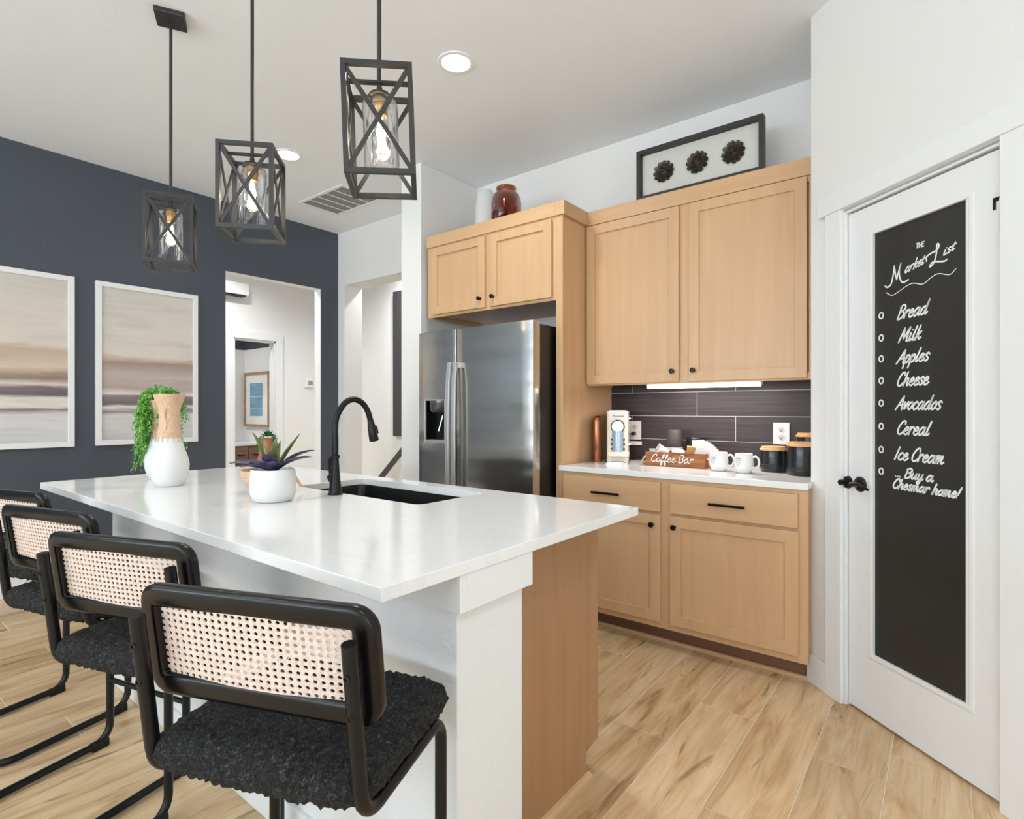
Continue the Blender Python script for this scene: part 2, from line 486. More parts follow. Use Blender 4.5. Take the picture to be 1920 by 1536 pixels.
# navy wall with the cased-free hall opening
navy_core = structure(boxes('wall_left', [(XN - 0.115, XN - 0.012, -5.0, 2.23, 0, ZC), (XN - 0.115, XN - 0.012, 2.23, 3.155, 2.432, ZC), (XN - 0.115, XN - 0.012, 3.155, YB, 0, ZC)], WALL))
boxes('painted_face', [(XN - 0.012, XN, -5.0, 2.23, 0, ZC), (XN - 0.012, XN, 2.23, 3.155, 2.432, ZC), (XN - 0.012, XN, 3.155, YB, 0, ZC)], NAVY, navy_core)
structure(boxes('baseboard_left', [(XN, XN + 0.015, -5.0, 2.23, 0, 0.13), (XN, XN + 0.015, 3.155, YB, 0, 0.13)], TRIM, bevel=0.003))
# short wing wall beside the refrigerator
structure(boxes('wall_wing', [(-3.2, -2.985, 2.745, YB, 0, ZC)], WALL, bevel=0.004))
# the hall behind
wall_hall = structure(boxes('wall_hall', [(-6.42, -6.31, 0.4, 2.98, 0, ZC), (-6.42, -6.31, 3.47, 4.3, 0, ZC), (-6.42, -6.31, 2.98, 3.47, 2.05, ZC)], WALL))
structure(boxes('wall_hall_end', [(-6.42, -2.9, 4.3, 4.4, 0, ZC)], WALL))
structure(boxes('wall_hall_near', [(-6.42, XN - 0.115, 0.3, 0.4, 0, ZC)], WALL))
structure(boxes('wall_hall_right', [(-3.0, -2.9, YB + 0.215, 4.3, 0, ZC)], WALL))
trim1 = structure(boxes('trim_1', [(-6.31, -6.29, 3.47, 3.56, 0, 2.05), (-6.31, -6.29, 2.89, 2.98, 0, 2.05), (-6.31, -6.29, 2.89, 3.56, 2.05, 2.14)], TRIM, bevel=0.004))
structure(boxes('trim_2', [(-6.42, -6.31, 3.455, 3.47, 0, 2.05), (-6.42, -6.31, 2.98, 2.995, 0, 2.05), (-6.42, -6.31, 2.98, 3.47, 2.035, 2.05)], TRIM))
# powder room beyond the hall door: white walls with a navy upper band
structure(boxes('wall_powder_side', [(-7.42, -6.42, 3.6, 3.7, 0, 2.025)], WALL))
structure(boxes('wall_powder_far', [(-7.42, -7.32, 1.6, 3.6, 0, 2.025)], WALL))
structure(boxes('trim_3', [(-7.42, -6.42, 3.6, 3.7, 2.025, 2.75), (-7.42, -7.32, 1.6, 3.6, 2.025, 2.75)], NAVY))
structure(boxes('wall_powder_near', [(-7.42, -6.42, 1.5, 1.6, 0, 2.75)], WALL))
structure(boxes('ceiling_powder', [(-7.42, -6.42, 1.5, 3.7, 2.75, 2.85)], CEIL))

# rest of the great room behind the camera (area lights stand at the windows)
rear = []
for a, b in ((-5.0, -4.5), (-2.7, -2.1), (-0.3, 0.3), (2.1, 4.1)): rear.append((a, b, -5.1, -5.0, 0, ZC))
for wx in (-3.6, -1.2, 1.2): rear += [(wx - 0.9, wx + 0.9, -5.1, -5.0, 0, 0.45), (wx - 0.9, wx + 0.9, -5.1, -5.0, 2.65, ZC)]
structure(boxes('wall_rear', rear, WALL))
for i, wx in enumerate((-3.6, -1.2, 1.2)):
    w = MB().ring(wx - 0.9, wx + 0.9, 0.45, 2.65, -5.08, -5.0, 0.06); w.box(wx - 0.9, wx + 0.9, -5.06, -5.02, 1.53, 1.58)
    structure(w.build('window_%d' % (i + 1), TRIM))
structure(boxes('wall_right', [(4.0, 4.1, -5.0, -3.6, 0, ZC), (4.0, 4.1, -0.2, 4.2, 0, ZC), (4.0, 4.1, -3.6, -0.2, 2.45, ZC)], WALL))
structure(boxes('wall_pantry_back', [(0.1, 4.0, 4.1, 4.2, 0, ZC)], WALL))

# ---- angled pantry wall, local frame along the wall
PA = math.radians(-41.3)
PO = Vector((-0.3232, 2.7020, 0.0))
def pantry(o):
    o.location = PO; o.rotation_euler = (0, 0, PA); return o
wp = MB()
wp.box(-0.206, -0.012, -0.012, 0.1, 0, ZC); wp.box(0.626, 2.2, -0.012, 0.1, 0, ZC); wp.box(-0.012, 0.626, -0.012, 0.1, 2.07, ZC)
wp.box(-0.012, 0.0, 0.035, 0.1, 0, 2.07)
wall_pantry = structure(pantry(wp.build('wall_pantry', WALL)))
cx_, cy_ = PO.x - 0.206 * math.cos(PA), PO.y - 0.206 * math.sin(PA)
structure(boxes('wall_pantry_return', [(-0.478, -0.38, 2.862, YB, 0, ZC)], WALL))
tr = MB(); tr.box(-0.1, -0.012, -0.03, -0.012, 0, 2.082); tr.box(0.626, 0.714, -0.03, -0.012, 0, 2.082); tr.box(-0.14, 0.754, -0.034, -0.012, 2.082, 2.167)
tr.box(-0.012, -0.003, -0.012, 0.09, 0, 2.07); tr.box(0.617, 0.626, -0.012, 0.09, 0, 2.07); tr.box(-0.012, 0.626, -0.012, 0.09, 2.062, 2.082)
structure(pantry(tr.build('trim_4', TRIM, bevel=0.0025)))
bb = MB(); bb.box(-0.218, -0.1, -0.027, -0.012, 0, 0.126); bb.box(0.714, 2.2, -0.027, -0.012, 0, 0.126)
structure(pantry(bb.build('baseboard_right', TRIM, bevel=0.003)))

# pantry door
dm = MB().ring(0.0, 0.614, 0.012, 2.055, 0.0, 0.034, 0.118, wt=0.112, wb=0.246)
door = structure(pantry(dm.build('door_1', TRIM, bevel=0.0015)))
MB().ring(0.106, 0.526, 0.246, 1.955, -0.004, 0.02, 0.018).build('glass_bead', TRIM, door, bevel=0.003)
MB().box(0.116, 0.516, 0.009, 0.022, 0.25, 1.95).build('chalkboard', CHALK, door)['label'] = 'tall black chalkboard panel'
for z0, z1 in ((1.79, 1.895), (1.03, 1.135), (0.28, 0.38)):
    h = MB().lathe([(0, z0), (0.0065, z0), (0.0065, z1), (0, z1)], 10, (0.6155, -0.008, 0))
    h.box(0.588, 0.6145, -0.0015, 0.0, z0, z1)
    for q in range(1, 4): h.lathe([(0.0075, z0 + (z1 - z0) * q / 4 - 0.001), (0.0075, z0 + (z1 - z0) * q / 4 + 0.001)], 10, (0.6155, -0.008, 0))
    h.build('hinge', TRIM, door, smooth=40)
box('hinge_pin_stop', (0.588, 0.612, -0.006, -0.0005, 1.893, 1.905), BLACK, door, world=False)
box('hinge_pin_stop', (0.588, 0.594, -0.006, -0.0005, 1.868, 1.893), BLACK, door, world=False)
hd = MB().lathe([(0, 0.0), (0.031, 0.0), (0.031, 0.004), (0.026, 0.009), (0.013, 0.012), (0.0115, 0.045), (0, 0.045)], 24, (0.062, 0, 0.935), 'y')
hdl = hd.build('door_handle', ORB, door, smooth=35)
lev = catmull([(0.06, -0.043, 0.935), (0.03, -0.046, 0.936), (0.05, -0.05, 0.929), (0.085, -0.05, 0.936), (0.115, -0.047, 0.934), (0.14, -0.043, 0.925)][0:1] + [(0.075, -0.046, 0.938), (0.1, -0.049, 0.94), (0.125, -0.049, 0.934), (0.148, -0.046, 0.924)], 5)
MB().tube(lev, [0.0105 - 0.0055 * i / (len(lev) - 1) for i in range(len(lev))], 10).build('lever', ORB, hdl, smooth=60)
MB().lathe([(0, 0.0), (0.027, 0.0), (0.024, 0.012), (0.012, 0.016), (0.011, 0.04), (0, 0.04)], 20, (-0.004, 0.0, 0.935), 'y').build('latch', ORB, hdl, smooth=35)

# ---- handwritten lettering, drawn as strokes
G = {
 'a': (0.86, [[(.64, .85), (.36, 1.0), (.1, .62), (.06, .25), (.24, 0), (.5, .32), (.68, .98)], [(.68, .98), (.6, .3), (.7, .02), (.9, .22)]]),
 'c': (0.68, [[(.6, .8), (.4, 1.0), (.12, .65), (.08, .25), (.3, 0), (.52, .1), (.72, .35)]]),
 'd': (0.88, [[(.62, .85), (.36, 1.0), (.1, .62), (.06, .25), (.24, 0), (.5, .32), (.74, 1.75)], [(.74, 1.75), (.62, .3), (.72, .02), (.9, .22)]]),
 'e': (0.66, [[(.08, .45), (.42, .58), (.5, .86), (.33, 1.0), (.12, .65), (.08, .25), (.28, 0), (.5, .1), (.7, .35)]]),
 'f': (0.56, [[(.0, .1), (.28, .7), (.5, 1.5), (.42, 1.75), (.28, 1.45), (.22, .4), (.16, -.5), (.28, -.75), (.38, -.5), (.26, .05), (.6, .25)]]),
 'h': (0.84, [[(.3, 1.75), (.1, 0)], [(.12, .15), (.32, .8), (.5, 1), (.62, .8), (.57, .25), (.66, .02), (.88, .25)]]),
 'i': (0.36, [[(.14, .98), (.08, .25), (.18, .02), (.38, .25)], [(.22, 1.34), (.23, 1.36)]]),
 'k': (0.68, [[(.3, 1.75), (.08, 0)], [(.58, .98), (.36, .7), (.16, .52), (.34, .45), (.46, .06), (.7, .22)]]),
 'l': (0.4, [[(.3, 1.75), (.1, .3), (.2, .02), (.42, .25)]]),
 'm': (1.02, [[(.1, 1), (.06, 0)], [(.08, .2), (.28, .92), (.42, .92), (.38, .02)], [(.4, .25), (.6, .93), (.75, .9), (.7, .25), (.82, .02), (1.02, .22)]]),
 'n': (0.74, [[(.1, 1), (.06, 0)], [(.08, .2), (.32, .93), (.5, .9), (.44, .25), (.54, .02), (.74, .22)]]),
 'o': (0.68, [[(.42, 1), (.14, .7), (.08, .3), (.26, 0), (.52, .28), (.58, .75), (.42, 1), (.48, .85), (.72, .82)]]),
 'p': (0.66, [[(.12, 1), (.0, -.7)], [(.06, .45), (.3, 1), (.54, .82), (.46, .22), (.24, .02), (.06, .2)]]),
 'r': (0.56, [[(.1, 1), (.06, 0)], [(.08, .35), (.26, .9), (.46, 1.0), (.52, .8)]]),
 's': (0.58, [[(.52, .86), (.34, 1.02), (.14, .82), (.3, .55), (.47, .28), (.3, 0), (.04, .12)]]),
 't': (0.44, [[(.3, 1.45), (.1, .3), (.2, .02), (.42, .2)], [(.0, 1.0), (.48, 1.06)]]),
 'u': (0.8, [[(.12, 1), (.06, .25), (.22, 0), (.46, .4), (.58, 1)], [(.58, 1), (.52, .25), (.62, .02), (.82, .22)]]),
 'v': (0.6, [[(.04, .95), (.14, .9), (.18, .03), (.36, .4), (.52, .98), (.64, .9)]]),
 'y': (0.72, [[(.12, 1), (.06, .3), (.22, .05), (.46, .4), (.58, 1)], [(.58, 1), (.44, -.3), (.26, -.72), (.08, -.5), (.3, -.2), (.74, .2)]]),
 'A': (0.9, [[(-.1, -.02), (.2, .7), (.62, 1.75)], [(.62, 1.75), (.66, .8), (.76, 0)], [(.16, .58), (.82, .66)]]),
 'B': (0.86, [[(.2, 1.7), (.04, 0)], [(.06, 1.5), (.42, 1.78), (.74, 1.5), (.6, 1.08), (.2, .92)], [(.2, .92), (.62, .88), (.7, .4), (.42, .04), (.04, 0)]]),
 'C': (0.86, [[(.84, 1.35), (.78, 1.7), (.46, 1.68), (.14, 1.0), (.12, .3), (.38, 0), (.66, .12), (.86, .42)]]),
 'I': (0.4, [[(.26, 1.75), (.04, 0)]]),
 'M': (1.12, [[(-.04, 0), (.3, 1.75)], [(.3, 1.75), (.44, .35)], [(.44, .35), (.96, 1.75)], [(.96, 1.75), (.86, .3), (.96, 0), (1.12, .15)]]),
 'T': (0.7, [[(.0, 1.7), (.66, 1.7)], [(.33, 1.7), (.33, 0)]]),
 'H': (0.8, [[(.08, 1.7), (.08, 0)], [(.66, 1.7), (.66, 0)], [(.08, .85), (.66, .85)]]),
 'E': (0.66, [[(.08, 1.7), (.08, 0)], [(.08, 1.7), (.58, 1.7)], [(.08, .88), (.5, .88)], [(.08, 0), (.58, 0)]]),
 '!': (0.4, [[(.34, 1.75), (.14, .5)], [(.07, .05), (.08, .07)]]),
 '.': (0.3, [[(.1, .05), (.11, .07)]]),
 ' ': (0.42, []),
}
def stroke(mb, pts, w, fn, n=6):
    """flat brush stroke through 2D points, mapped to 3D by fn(u, v)"""
    P = catmull([(p[0], p[1], 0) for p in pts], n) if len(pts) > 2 else [Vector((p[0], p[1], 0)) for p in pts]
    L = []; R = []
    for i, p in enumerate(P):
        t = (P[min(i + 1, len(P) - 1)] - P[max(i - 1, 0)])
        if t.length < 1e-9: t = Vector((1, 0, 0))
        t.normalize(); q = Vector((-t.y, t.x, 0)) * w / 2
        L.append(p + q); R.append(p - q)
    k = len(P)
    mb.add([fn(a.x, a.y) for a in L] + [fn(a.x, a.y) for a in R], [(i, i + 1, k + i + 1, k + i) for i in range(k - 1)])
    for e in (P[0], P[-1]):
        V = [fn(e.x + w / 2 * math.cos(2 * math.pi * j / 10), e.y + w / 2 * math.sin(2 * math.pi * j / 10)) for j in range(10)]
        mb.add(V, [tuple(range(10))])
    return mb


def write(text, x0, z0, width, cap, brush, fn, slant=0.28, rise=0.0):
    """lettering: left edge x0, baseline z0, fitted to a width and a capital height"""
    L = sum(G[c][0] for c in text)
    sx, sz = width / L, cap / 1.75
    mb = MB(); x = 0
    for c in text:
        a, S = G[c]
        for s in S:
            pts = [(x0 + (x + p[0] * 1.0) * sx + slant * p[1] * sz, z0 + p[1] * sz + rise * (x + p[0]) * sx) for p in s]
            stroke(mb, pts, brush, fn, 6)
        x += a
    return mb

dfn = lambda u, v: (u, 0.0082, v)
for txt, x, z, w, cap, rise in (('Bread', .226, 1.581, .122, .05, .02), ('Milk', .234, 1.494, .088, .05, .02), ('Apples', .226, 1.414, .128, .048, .01), ('Cheese', .222, 1.329, .13, .05, 0),
                               ('Avocados', .222, 1.24, .178, .05, 0), ('Cereal', .222, 1.147, .132, .05, 0), ('Ice Cream', .214, 1.05, .196, .048, 0), ('... Buy a', .216, .985, .155, .037, -.01), ('Chesmar home!', .204, .94, .262, .037, 0)):
    write(txt, x, z, w, cap, .0068, dfn, .34, rise).build('chalk_lettering', CHALKW, door)['label'] = 'white chalk lettering'
for z in (1.608, 1.521, 1.439, 1.353, 1.265, 1.174, 1.083, .998):
    r_ = MB()
    pts = [(0.154 + 0.0095 * math.cos(2 * math.pi * k / 16), z + 0.0115 * math.sin(2 * math.pi * k / 16)) for k in range(17)]
    stroke(r_, pts, 0.0062, dfn, 2).build('chalk_bullet', CHALKW, door)
write('THE', .305, 1.829, .034, .0175, .0036, dfn, 0.05, -.02).build('chalk_lettering', CHALKW, door)
ml = MB()
stroke(ml, [(0.1725, 1.7198), (0.1825, 1.7136), (0.1983, 1.7209), (0.208, 1.7503), (0.2138, 1.7886)], .0062, dfn)
stroke(ml, [(0.2138, 1.7886), (0.2177, 1.7612), (0.2242, 1.7333)], .0062, dfn)
stroke(ml, [(0.2242, 1.7333), (0.231, 1.758), (0.2431, 1.7916)], .0062, dfn)
stroke(ml, [(0.2431, 1.7916), (0.2367, 1.773), (0.2356, 1.7503), (0.2424, 1.7258), (0.2536, 1.7167), (0.2738, 1.7218)], .0062, dfn)
stroke(ml, [(0.3477, 1.7716), (0.3477, 1.7856), (0.3628, 1.7938), (0.386, 1.7996), (0.3941, 1.8095), (0.3934, 1.8194), (0.3876, 1.8189), (0.386, 1.7935), (0.3811, 1.7705), (0.3728, 1.7543), (0.3628, 1.7476), (0.3612, 1.7526), (0.3728, 1.7619), (0.3957, 1.7574), (0.4149, 1.7539), (0.4244, 1.7574)], .0058, dfn)
ml.build('chalk_lettering', CHALKW, door)
write('arket', .258, 1.749, .078, .036, .005, dfn, .3, .2).build('chalk_lettering', CHALKW, door)
write('ist', .409, 1.773, .042, .03, .005, dfn, .3, .28).build('chalk_lettering', CHALKW, door)
stroke(MB(), [(0.1765, 1.6937), (0.2041, 1.678), (0.231, 1.6857), (0.2865, 1.7045), (0.3323, 1.6927), (0.3628, 1.7075), (0.3925, 1.7158), (0.4338, 1.7029), (0.4568, 1.7179)], .003, dfn, 8).build('chalk_flourish', CHALKW, door)

# ------------------------------------------------------------------ BACKSPLASH (tiles on the cabinet wall)
box('backsplash_bed', (-1.773, -0.478, YB - 0.006, YB, CT, 1.40), TGROUT, wall_back)
def tile(x0, x1, z0, z1):
    x0, x1 = max(x0, -1.773), min(x1, -0.478)
    if x1 - x0 < 0.02: return
    g = 0.002
    o = MB().box(-(x1 - x0) / 2 + g, (x1 - x0) / 2 - g, -0.009, 0, -(z1 - z0) / 2 + g, (z1 - z0) / 2 - g).build('tile', TILE, wall_back, bevel=0.001, seg=1)
    o.location = ((x0 + x1) / 2, YB, (z0 + z1) / 2)
for z0, z1, xj in ((CT, 1.053, -1.192), (1.053, 1.20, -0.966), (1.20, 1.348, -1.192), (1.348, 1.40, -0.966)):
    for k in (-2, -1, 0, 1): tile(xj + k * 0.653, xj + (k + 1) * 0.653, z0, z1)

# ------------------------------------------------------------------ CABINETS
def knob(parent, x, y, z):
    return MB().lathe([(0, 0), (0.009, 0), (0.006, 0.006), (0.0055, 0.012), (0.0125, 0.017), (0.0145, 0.022), (0.012, 0.027), (0, 0.029)], 16, (x, y, z), 'y').build('knob', ORB, parent, world=True, smooth=45)


def shaker(parent, x0, x1, z0, z1, yf, kx, kz, w=0.056):
    d = MB().ring(x0, x1, z0, z1, yf, yf + 0.02, w).build('door', MAPLE, parent, world=True, bevel=0.0018)
    MB().box(x0 + w - 0.002, x1 - w + 0.002, yf + 0.0105, yf + 0.018, z0 + w - 0.002, z1 - w + 0.002).build('panel', MAPLE, d, world=True)
    knob(d, kx, yf, kz)
    return d


def crown(parent, bs):
    return boxes('crown_moulding', bs, MAPLEH, parent, bevel=0.002)

YF = 2.745
# over-refrigerator cabinet
c = thing('wall_cabinet', 'maple two-door cabinet above the refrigerator', 'cabinet', (-2.365, YB, 1.888))
boxes('carcass', [(-2.909, -1.821, YF + 0.02, YB, 1.912, 2.464), (-2.909, -2.895, YF + 0.02, YB, 1.888, 1.912), (-1.834, -1.82, YF + 0.02, YB, 1.888, 1.912)], MAPLE, c)
ff = MB().ring(-2.909, -1.82, 1.888, 2.40, YF, YF + 0.02, 0.05, wb=0.032); ff.box(-2.385, -2.3, YF, YF + 0.02, 1.92, 2.35)
ff.build('face_frame', MAPLE, c, world=True, bevel=0.001)
shaker(c, -2.858, -2.364, 1.905, 2.37, YF - 0.02, -2.40, 1.965)
shaker(c, -2.318, -1.843, 1.905, 2.37, YF - 0.02, -2.288, 1.965)
crown(c, [(-2.915, -1.8212, YF - 0.012, YF + 0.01, 2.385, 2.466)])
# tall end panel
c = thing('end_panel', 'tall maple end panel between refrigerator and coffee counter', 'cabinet panel', (-1.797, YB, 0))
box('side_panel', (-1.80, -1.779, YF + 0.02, YB, 0, 2.384), MAPLE, c)
crown(c, [(-1.8208, -1.755, YF - 0.012, YF + 0.01, 2.385, 2.466), (-1.777, -1.755, YF + 0.01, 3.018, 2.385, 2.466)])
box('front_stile', (-1.82, -1.773, YF, YF + 0.02, 0, 2.385), MAPLE, c, bevel=0.001)
# upper cabinet over the coffee counter
YU = 3.03
c = thing('wall_cabinet', 'large maple two-door wall cabinet above the coffee counter', 'cabinet', (-1.13, YB, 1.387))
boxes('carcass', [(-1.773, -0.484, YU + 0.02, YB - 0.014, 1.405, 2.46), (-1.773, -1.757, YU + 0.02, YB - 0.014, 1.387, 1.405), (-0.5, -0.484, YU + 0.02, YB - 0.014, 1.387, 1.405)], MAPLE, c)
ff = MB().ring(-1.773, -0.484, 1.387, 2.40, YU, YU + 0.02, 0.045, wb=0.035); ff.box(-1.19, -1.10, YU, YU + 0.02, 1.422, 2.355)
ff.build('face_frame', MAPLE, c, world=True, bevel=0.001)
shaker(c, -1.768, -1.178, 1.396, 2.378, YU - 0.02, -1.212, 1.455)
shaker(c, -1.121, -0.536, 1.396, 2.378, YU - 0.02, -1.092, 1.455)
crown(c, [(-1.755, -0.482, YU - 0.012, YU + 0.01, 2.385, 2.472)])
# base cabinet
c = thing('base_cabinet', 'maple base cabinet with two drawers and two doors', 'cabinet', (-1.13, YB, 0))
boxes('carcass', [(-1.773, -0.486, YF + 0.02, YB, 0.105, CT - 0.03)], MAPLE, c)
ff = MB().ring(-1.773, -0.484, 0.105, CT - 0.03, YF, YF + 0.02, 0.04, wb=0.045); ff.box(-1.18, -1.095, YF, YF + 0.02, 0.15, CT - 0.07); ff.box(-1.733, -1.18, YF, YF + 0.02, 0.68, 0.73); ff.box(-1.095, -0.524, YF, YF + 0.02, 0.68, 0.73)
ff.build('face_frame', MAPLE, c, world=True, bevel=0.001)
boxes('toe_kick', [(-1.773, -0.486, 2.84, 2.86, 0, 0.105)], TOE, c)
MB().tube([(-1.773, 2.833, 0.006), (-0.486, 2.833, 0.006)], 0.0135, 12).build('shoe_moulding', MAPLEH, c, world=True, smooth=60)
for x0, x1, hx in ((-1.757, -1.165, -1.471), (-1.112, -0.521, -0.8245)):
    d = box('drawer_front', (x0, x1, YF - 0.02, YF, 0.71, 0.862), MAPLEH, c, bevel=0.002)
    pull = MB().box(hx - 0.084, hx + 0.084, YF - 0.054, YF - 0.043, 0.7755, 0.7875)
    pull.box(hx - 0.066, hx - 0.058, YF - 0.046, YF - 0.02, 0.777, 0.785); pull.box(hx + 0.058, hx + 0.066, YF - 0.046, YF - 0.02, 0.777, 0.785)
    pull.build('bar_pull', ORB, d, world=True, bevel=0.001)
shaker(c, -1.757, -1.165, 0.14, 0.695, YF - 0.02, -1.207, 0.642)
shaker(c, -1.112, -0.519, 0.14, 0.695, YF - 0.02, -1.088, 0.642)
# coffee counter
P_ = [(-1.786, 2.72), (-0.48, 2.72), (-0.48, YB - 0.013), (-1.7722, YB - 0.013), (-1.7722, 2.7445), (-1.786, 2.7445)]
c = MB().add([(x, y, CT - 0.03) for x, y in P_] + [(x, y, CT) for x, y in P_], [(i, (i + 1) % 6, 6 + (i + 1) % 6, 6 + i) for i in range(6)] + [(5, 4, 3, 2, 1, 0), (6, 7, 8, 9, 10, 11)]).build('countertop', QUARTZ, bevel=0.002)
tag(c, 'white quartz countertop under the coffee things', 'countertop')
# under-cabinet light bar
c = thing('light_bar', 'glowing white light bar under the wall cabinet', 'lamp', (-1.075, 3.08, 1.387))
box('housing', (-1.392, -0.759, 3.06, 3.10, 1.372, 1.387), PLASTIC, c)
box('diffuser', (-1.386, -0.765, 3.053, 3.095, 1.362, 1.374), BAR, c)
area_light('under_cabinet_glow', (-1.075, 3.09, 1.358), (math.radians(12), 0, 0), 0.6, 0.03, 3.8, (1.0, 0.93, 0.88))

# ------------------------------------------------------------------ REFRIGERATOR
fr = thing('refrigerator', 'stainless side-by-side refrigerator with water dispenser', 'refrigerator', (-2.31, 2.95, 0))
FX0, FX1, FM, FZ = -2.79, -1.838, -2.437, 1.748
YD = 2.535
box('case', (FX0 + 0.012, FX1 - 0.004, YD + 0.075, YB - 0.02, 0.02, 1.735), STEELB, fr, bevel=0.004)
box('toe_grille', (FX0 + 0.02, FX1 - 0.02, YD + 0.05, YD + 0.08, 0.02, 0.09), DARK, fr)
def fridge_door(x0, x1, outer_right, hole=None):
    """door with a slightly crowned front and rounded vertical edges"""
    n = 20; prof = []
    for i in range(n + 1):
        t = i / n
        if t in (0.05, 0.95): t = 0.006 / (x1 - x0) if t < .5 else 1 - 0.006 / (x1 - x0)
        x = x0 + (x1 - x0) * t
        e = min(t, 1 - t) * (x1 - x0)
        rr = 0.02 if (t > 0.5) == outer_right else 0.0015
        rnd = rr - math.sqrt(max(0, rr ** 2 - max(0, rr - e) ** 2)) if e < rr else 0
        prof.append((x, YD + 0.004 * (2 * t - 1) ** 2 + rnd))
    xs = [p[0] for p in prof]
    m = MB(); z0, z1 = 0.1, FZ
    zs = [z0, z1] if not hole else [z0, hole[2], hole[3], z1]
    V = []; F = []
    for z in zs: V += [(x, y, z) for x, y in prof]
    k = n + 1
    for j in range(len(zs) - 1):
        for i in range(n):
            if hole and j == 1 and xs[i] >= hole[0] - 1e-4 and xs[i + 1] <= hole[1] + 1e-4: continue
            F.append((j * k + i, j * k + i + 1, (j + 1) * k + i + 1, (j + 1) * k + i))
    b = len(V)
    V += [(x0, YD + 0.07, z0), (x1, YD + 0.07, z0), (x1, YD + 0.07, z1), (x0, YD + 0.07, z1)]
    top = (len(zs) - 1) * k
    F.append(tuple([b + 3, b + 2] + [top + i for i in range(n, -1, -1)])); F.append(tuple([b, b + 1] + [i for i in range(n, -1, -1)]))
    F.append((b, b + 1, b + 2, b + 3))
    F.append(tuple([b] + [j * k for j in range(len(zs))] + [b + 3])); F.append(tuple([b + 1] + [j * k + n for j in range(len(zs))] + [b + 2]))
    return m.add(V, F)
fw = FM - 0.004 - FX0
hx0, hx1 = FX0 + fw * 4 / 20, FX0 + fw * 15 / 20
dl = fridge_door(FX0, FM - 0.004, False, (hx0, hx1, 1.02, 1.305)).build('freezer_door', STEEL, fr, world=True, smooth=30)
dr = fridge_door(FM + 0.004, FX1, True).build('fridge_door', STEEL, fr, world=True, smooth=30)
box('door_gasket', (FX0 + 0.01, FX1 - 0.01, YD + 0.068, YD + 0.077, 0.1, FZ - 0.012), DARK, fr)
# dispenser
MB().ring(hx0 + 0.006, hx1 - 0.006, 1.026, 1.3, YD + 0.008, YD + 0.06, 0.004).build('dispenser_liner', BLACKGLOSS, dl, world=True)
dp = MB().ring(hx0, hx1, 1.02, 1.305, YD - 0.004, YD + 0.012, 0.008).build('dispenser_bezel', STEELH, dl, world=True, bevel=0.002)
box('dispenser_recess', (hx0 + 0.01, hx1 - 0.01, YD + 0.058, YD + 0.065, 1.03, 1.3), BLACKGLOSS, dl)
MB().lathe([(0.0, 0), (0.075, 0), (0.085, 0.02), (0.085, 0.075), (0, 0.075)], 24, ((hx0 + hx1) / 2, YD + 0.07, 1.222)).build('dispenser_control', mat('dispenser_panel', srgb(96, 94, 92), 0.15, 0.5), dl, world=True, smooth=40)
MB().bar(((hx0 + hx1) / 2 + 0.03, YD + 0.04, 1.2), ((hx0 + hx1) / 2 + 0.012, YD + 0.02, 1.1), 0.03, 0.006).build('dispenser_paddle', CHROME, dl, world=True)
box('drip_tray', (hx0 + 0.012, hx1 - 0.012, YD + 0.0, YD + 0.06, 1.03, 1.042), STEELH, dl)
for sx, par, hxx in ((-1, dl, FM - 0.026), (1, dr, FM + 0.026)):
    hp = catmull([(hxx, YD - 0.03, 1.53), (hxx, YD - 0.046, 1.4), (hxx, YD - 0.052, 1.1), (hxx, YD - 0.046, 0.78), (hxx, YD - 0.03, 0.665)], 6)
    m = MB()
    V = []; F = []
    for p in hp:
        for a, b_ in ((-.014, -.006), (.014, -.006), (.014, .006), (-.014, .006)): V.append((p.x + a, p.y + b_, p.z))
    for i in range(len(hp) - 1):
        for k in range(4): F.append((i * 4 + k, i * 4 + (k + 1) % 4, i * 4 + 4 + (k + 1) % 4, i * 4 + 4 + k))
    F += [(3, 2, 1, 0), tuple(range(len(V) - 4, len(V)))]
    m.add(V, F); m.box(hxx - 0.014, hxx + 0.014, YD - 0.034, YD + 0.006, 1.5, 1.536); m.box(hxx - 0.014, hxx + 0.014, YD - 0.034, YD + 0.006, 0.662, 0.69)
    m.build('door_handle', STEELH, par, world=True, bevel=0.002)
# round badge with its monogram
bx, bz = -2.0, 1.684
bd = MB().lathe([(0, 0), (0.0185, 0), (0.0175, 0.002), (0, 0.002)], 24, (bx, YD + 0.004, bz), 'y').build('badge', mat('badge_grey', srgb(120, 120, 118), 0.3, 0.8), dr, world=True, smooth=30)
gm = MB(); bf = lambda u, v: (bx + u, YD + 0.0012, bz + v)
stroke(gm, [(0.0155 * math.cos(2 * math.pi * k / 20), 0.0155 * math.sin(2 * math.pi * k / 20)) for k in range(21)], 0.0016, bf, 2)
stroke(gm, [(-.001, .006), (-.006, .008), (-.009, .001), (-.006, -.004), (-.002, 0), (-.003, -.007), (-.008, -.008)], 0.0018, bf)
stroke(gm, [(.002, .001), (.007, .002), (.007, .006), (.003, .005), (.003, -.003), (.008, -.004)], 0.0018, bf)
gm.build('badge_mark', CHROME, dr, world=True)

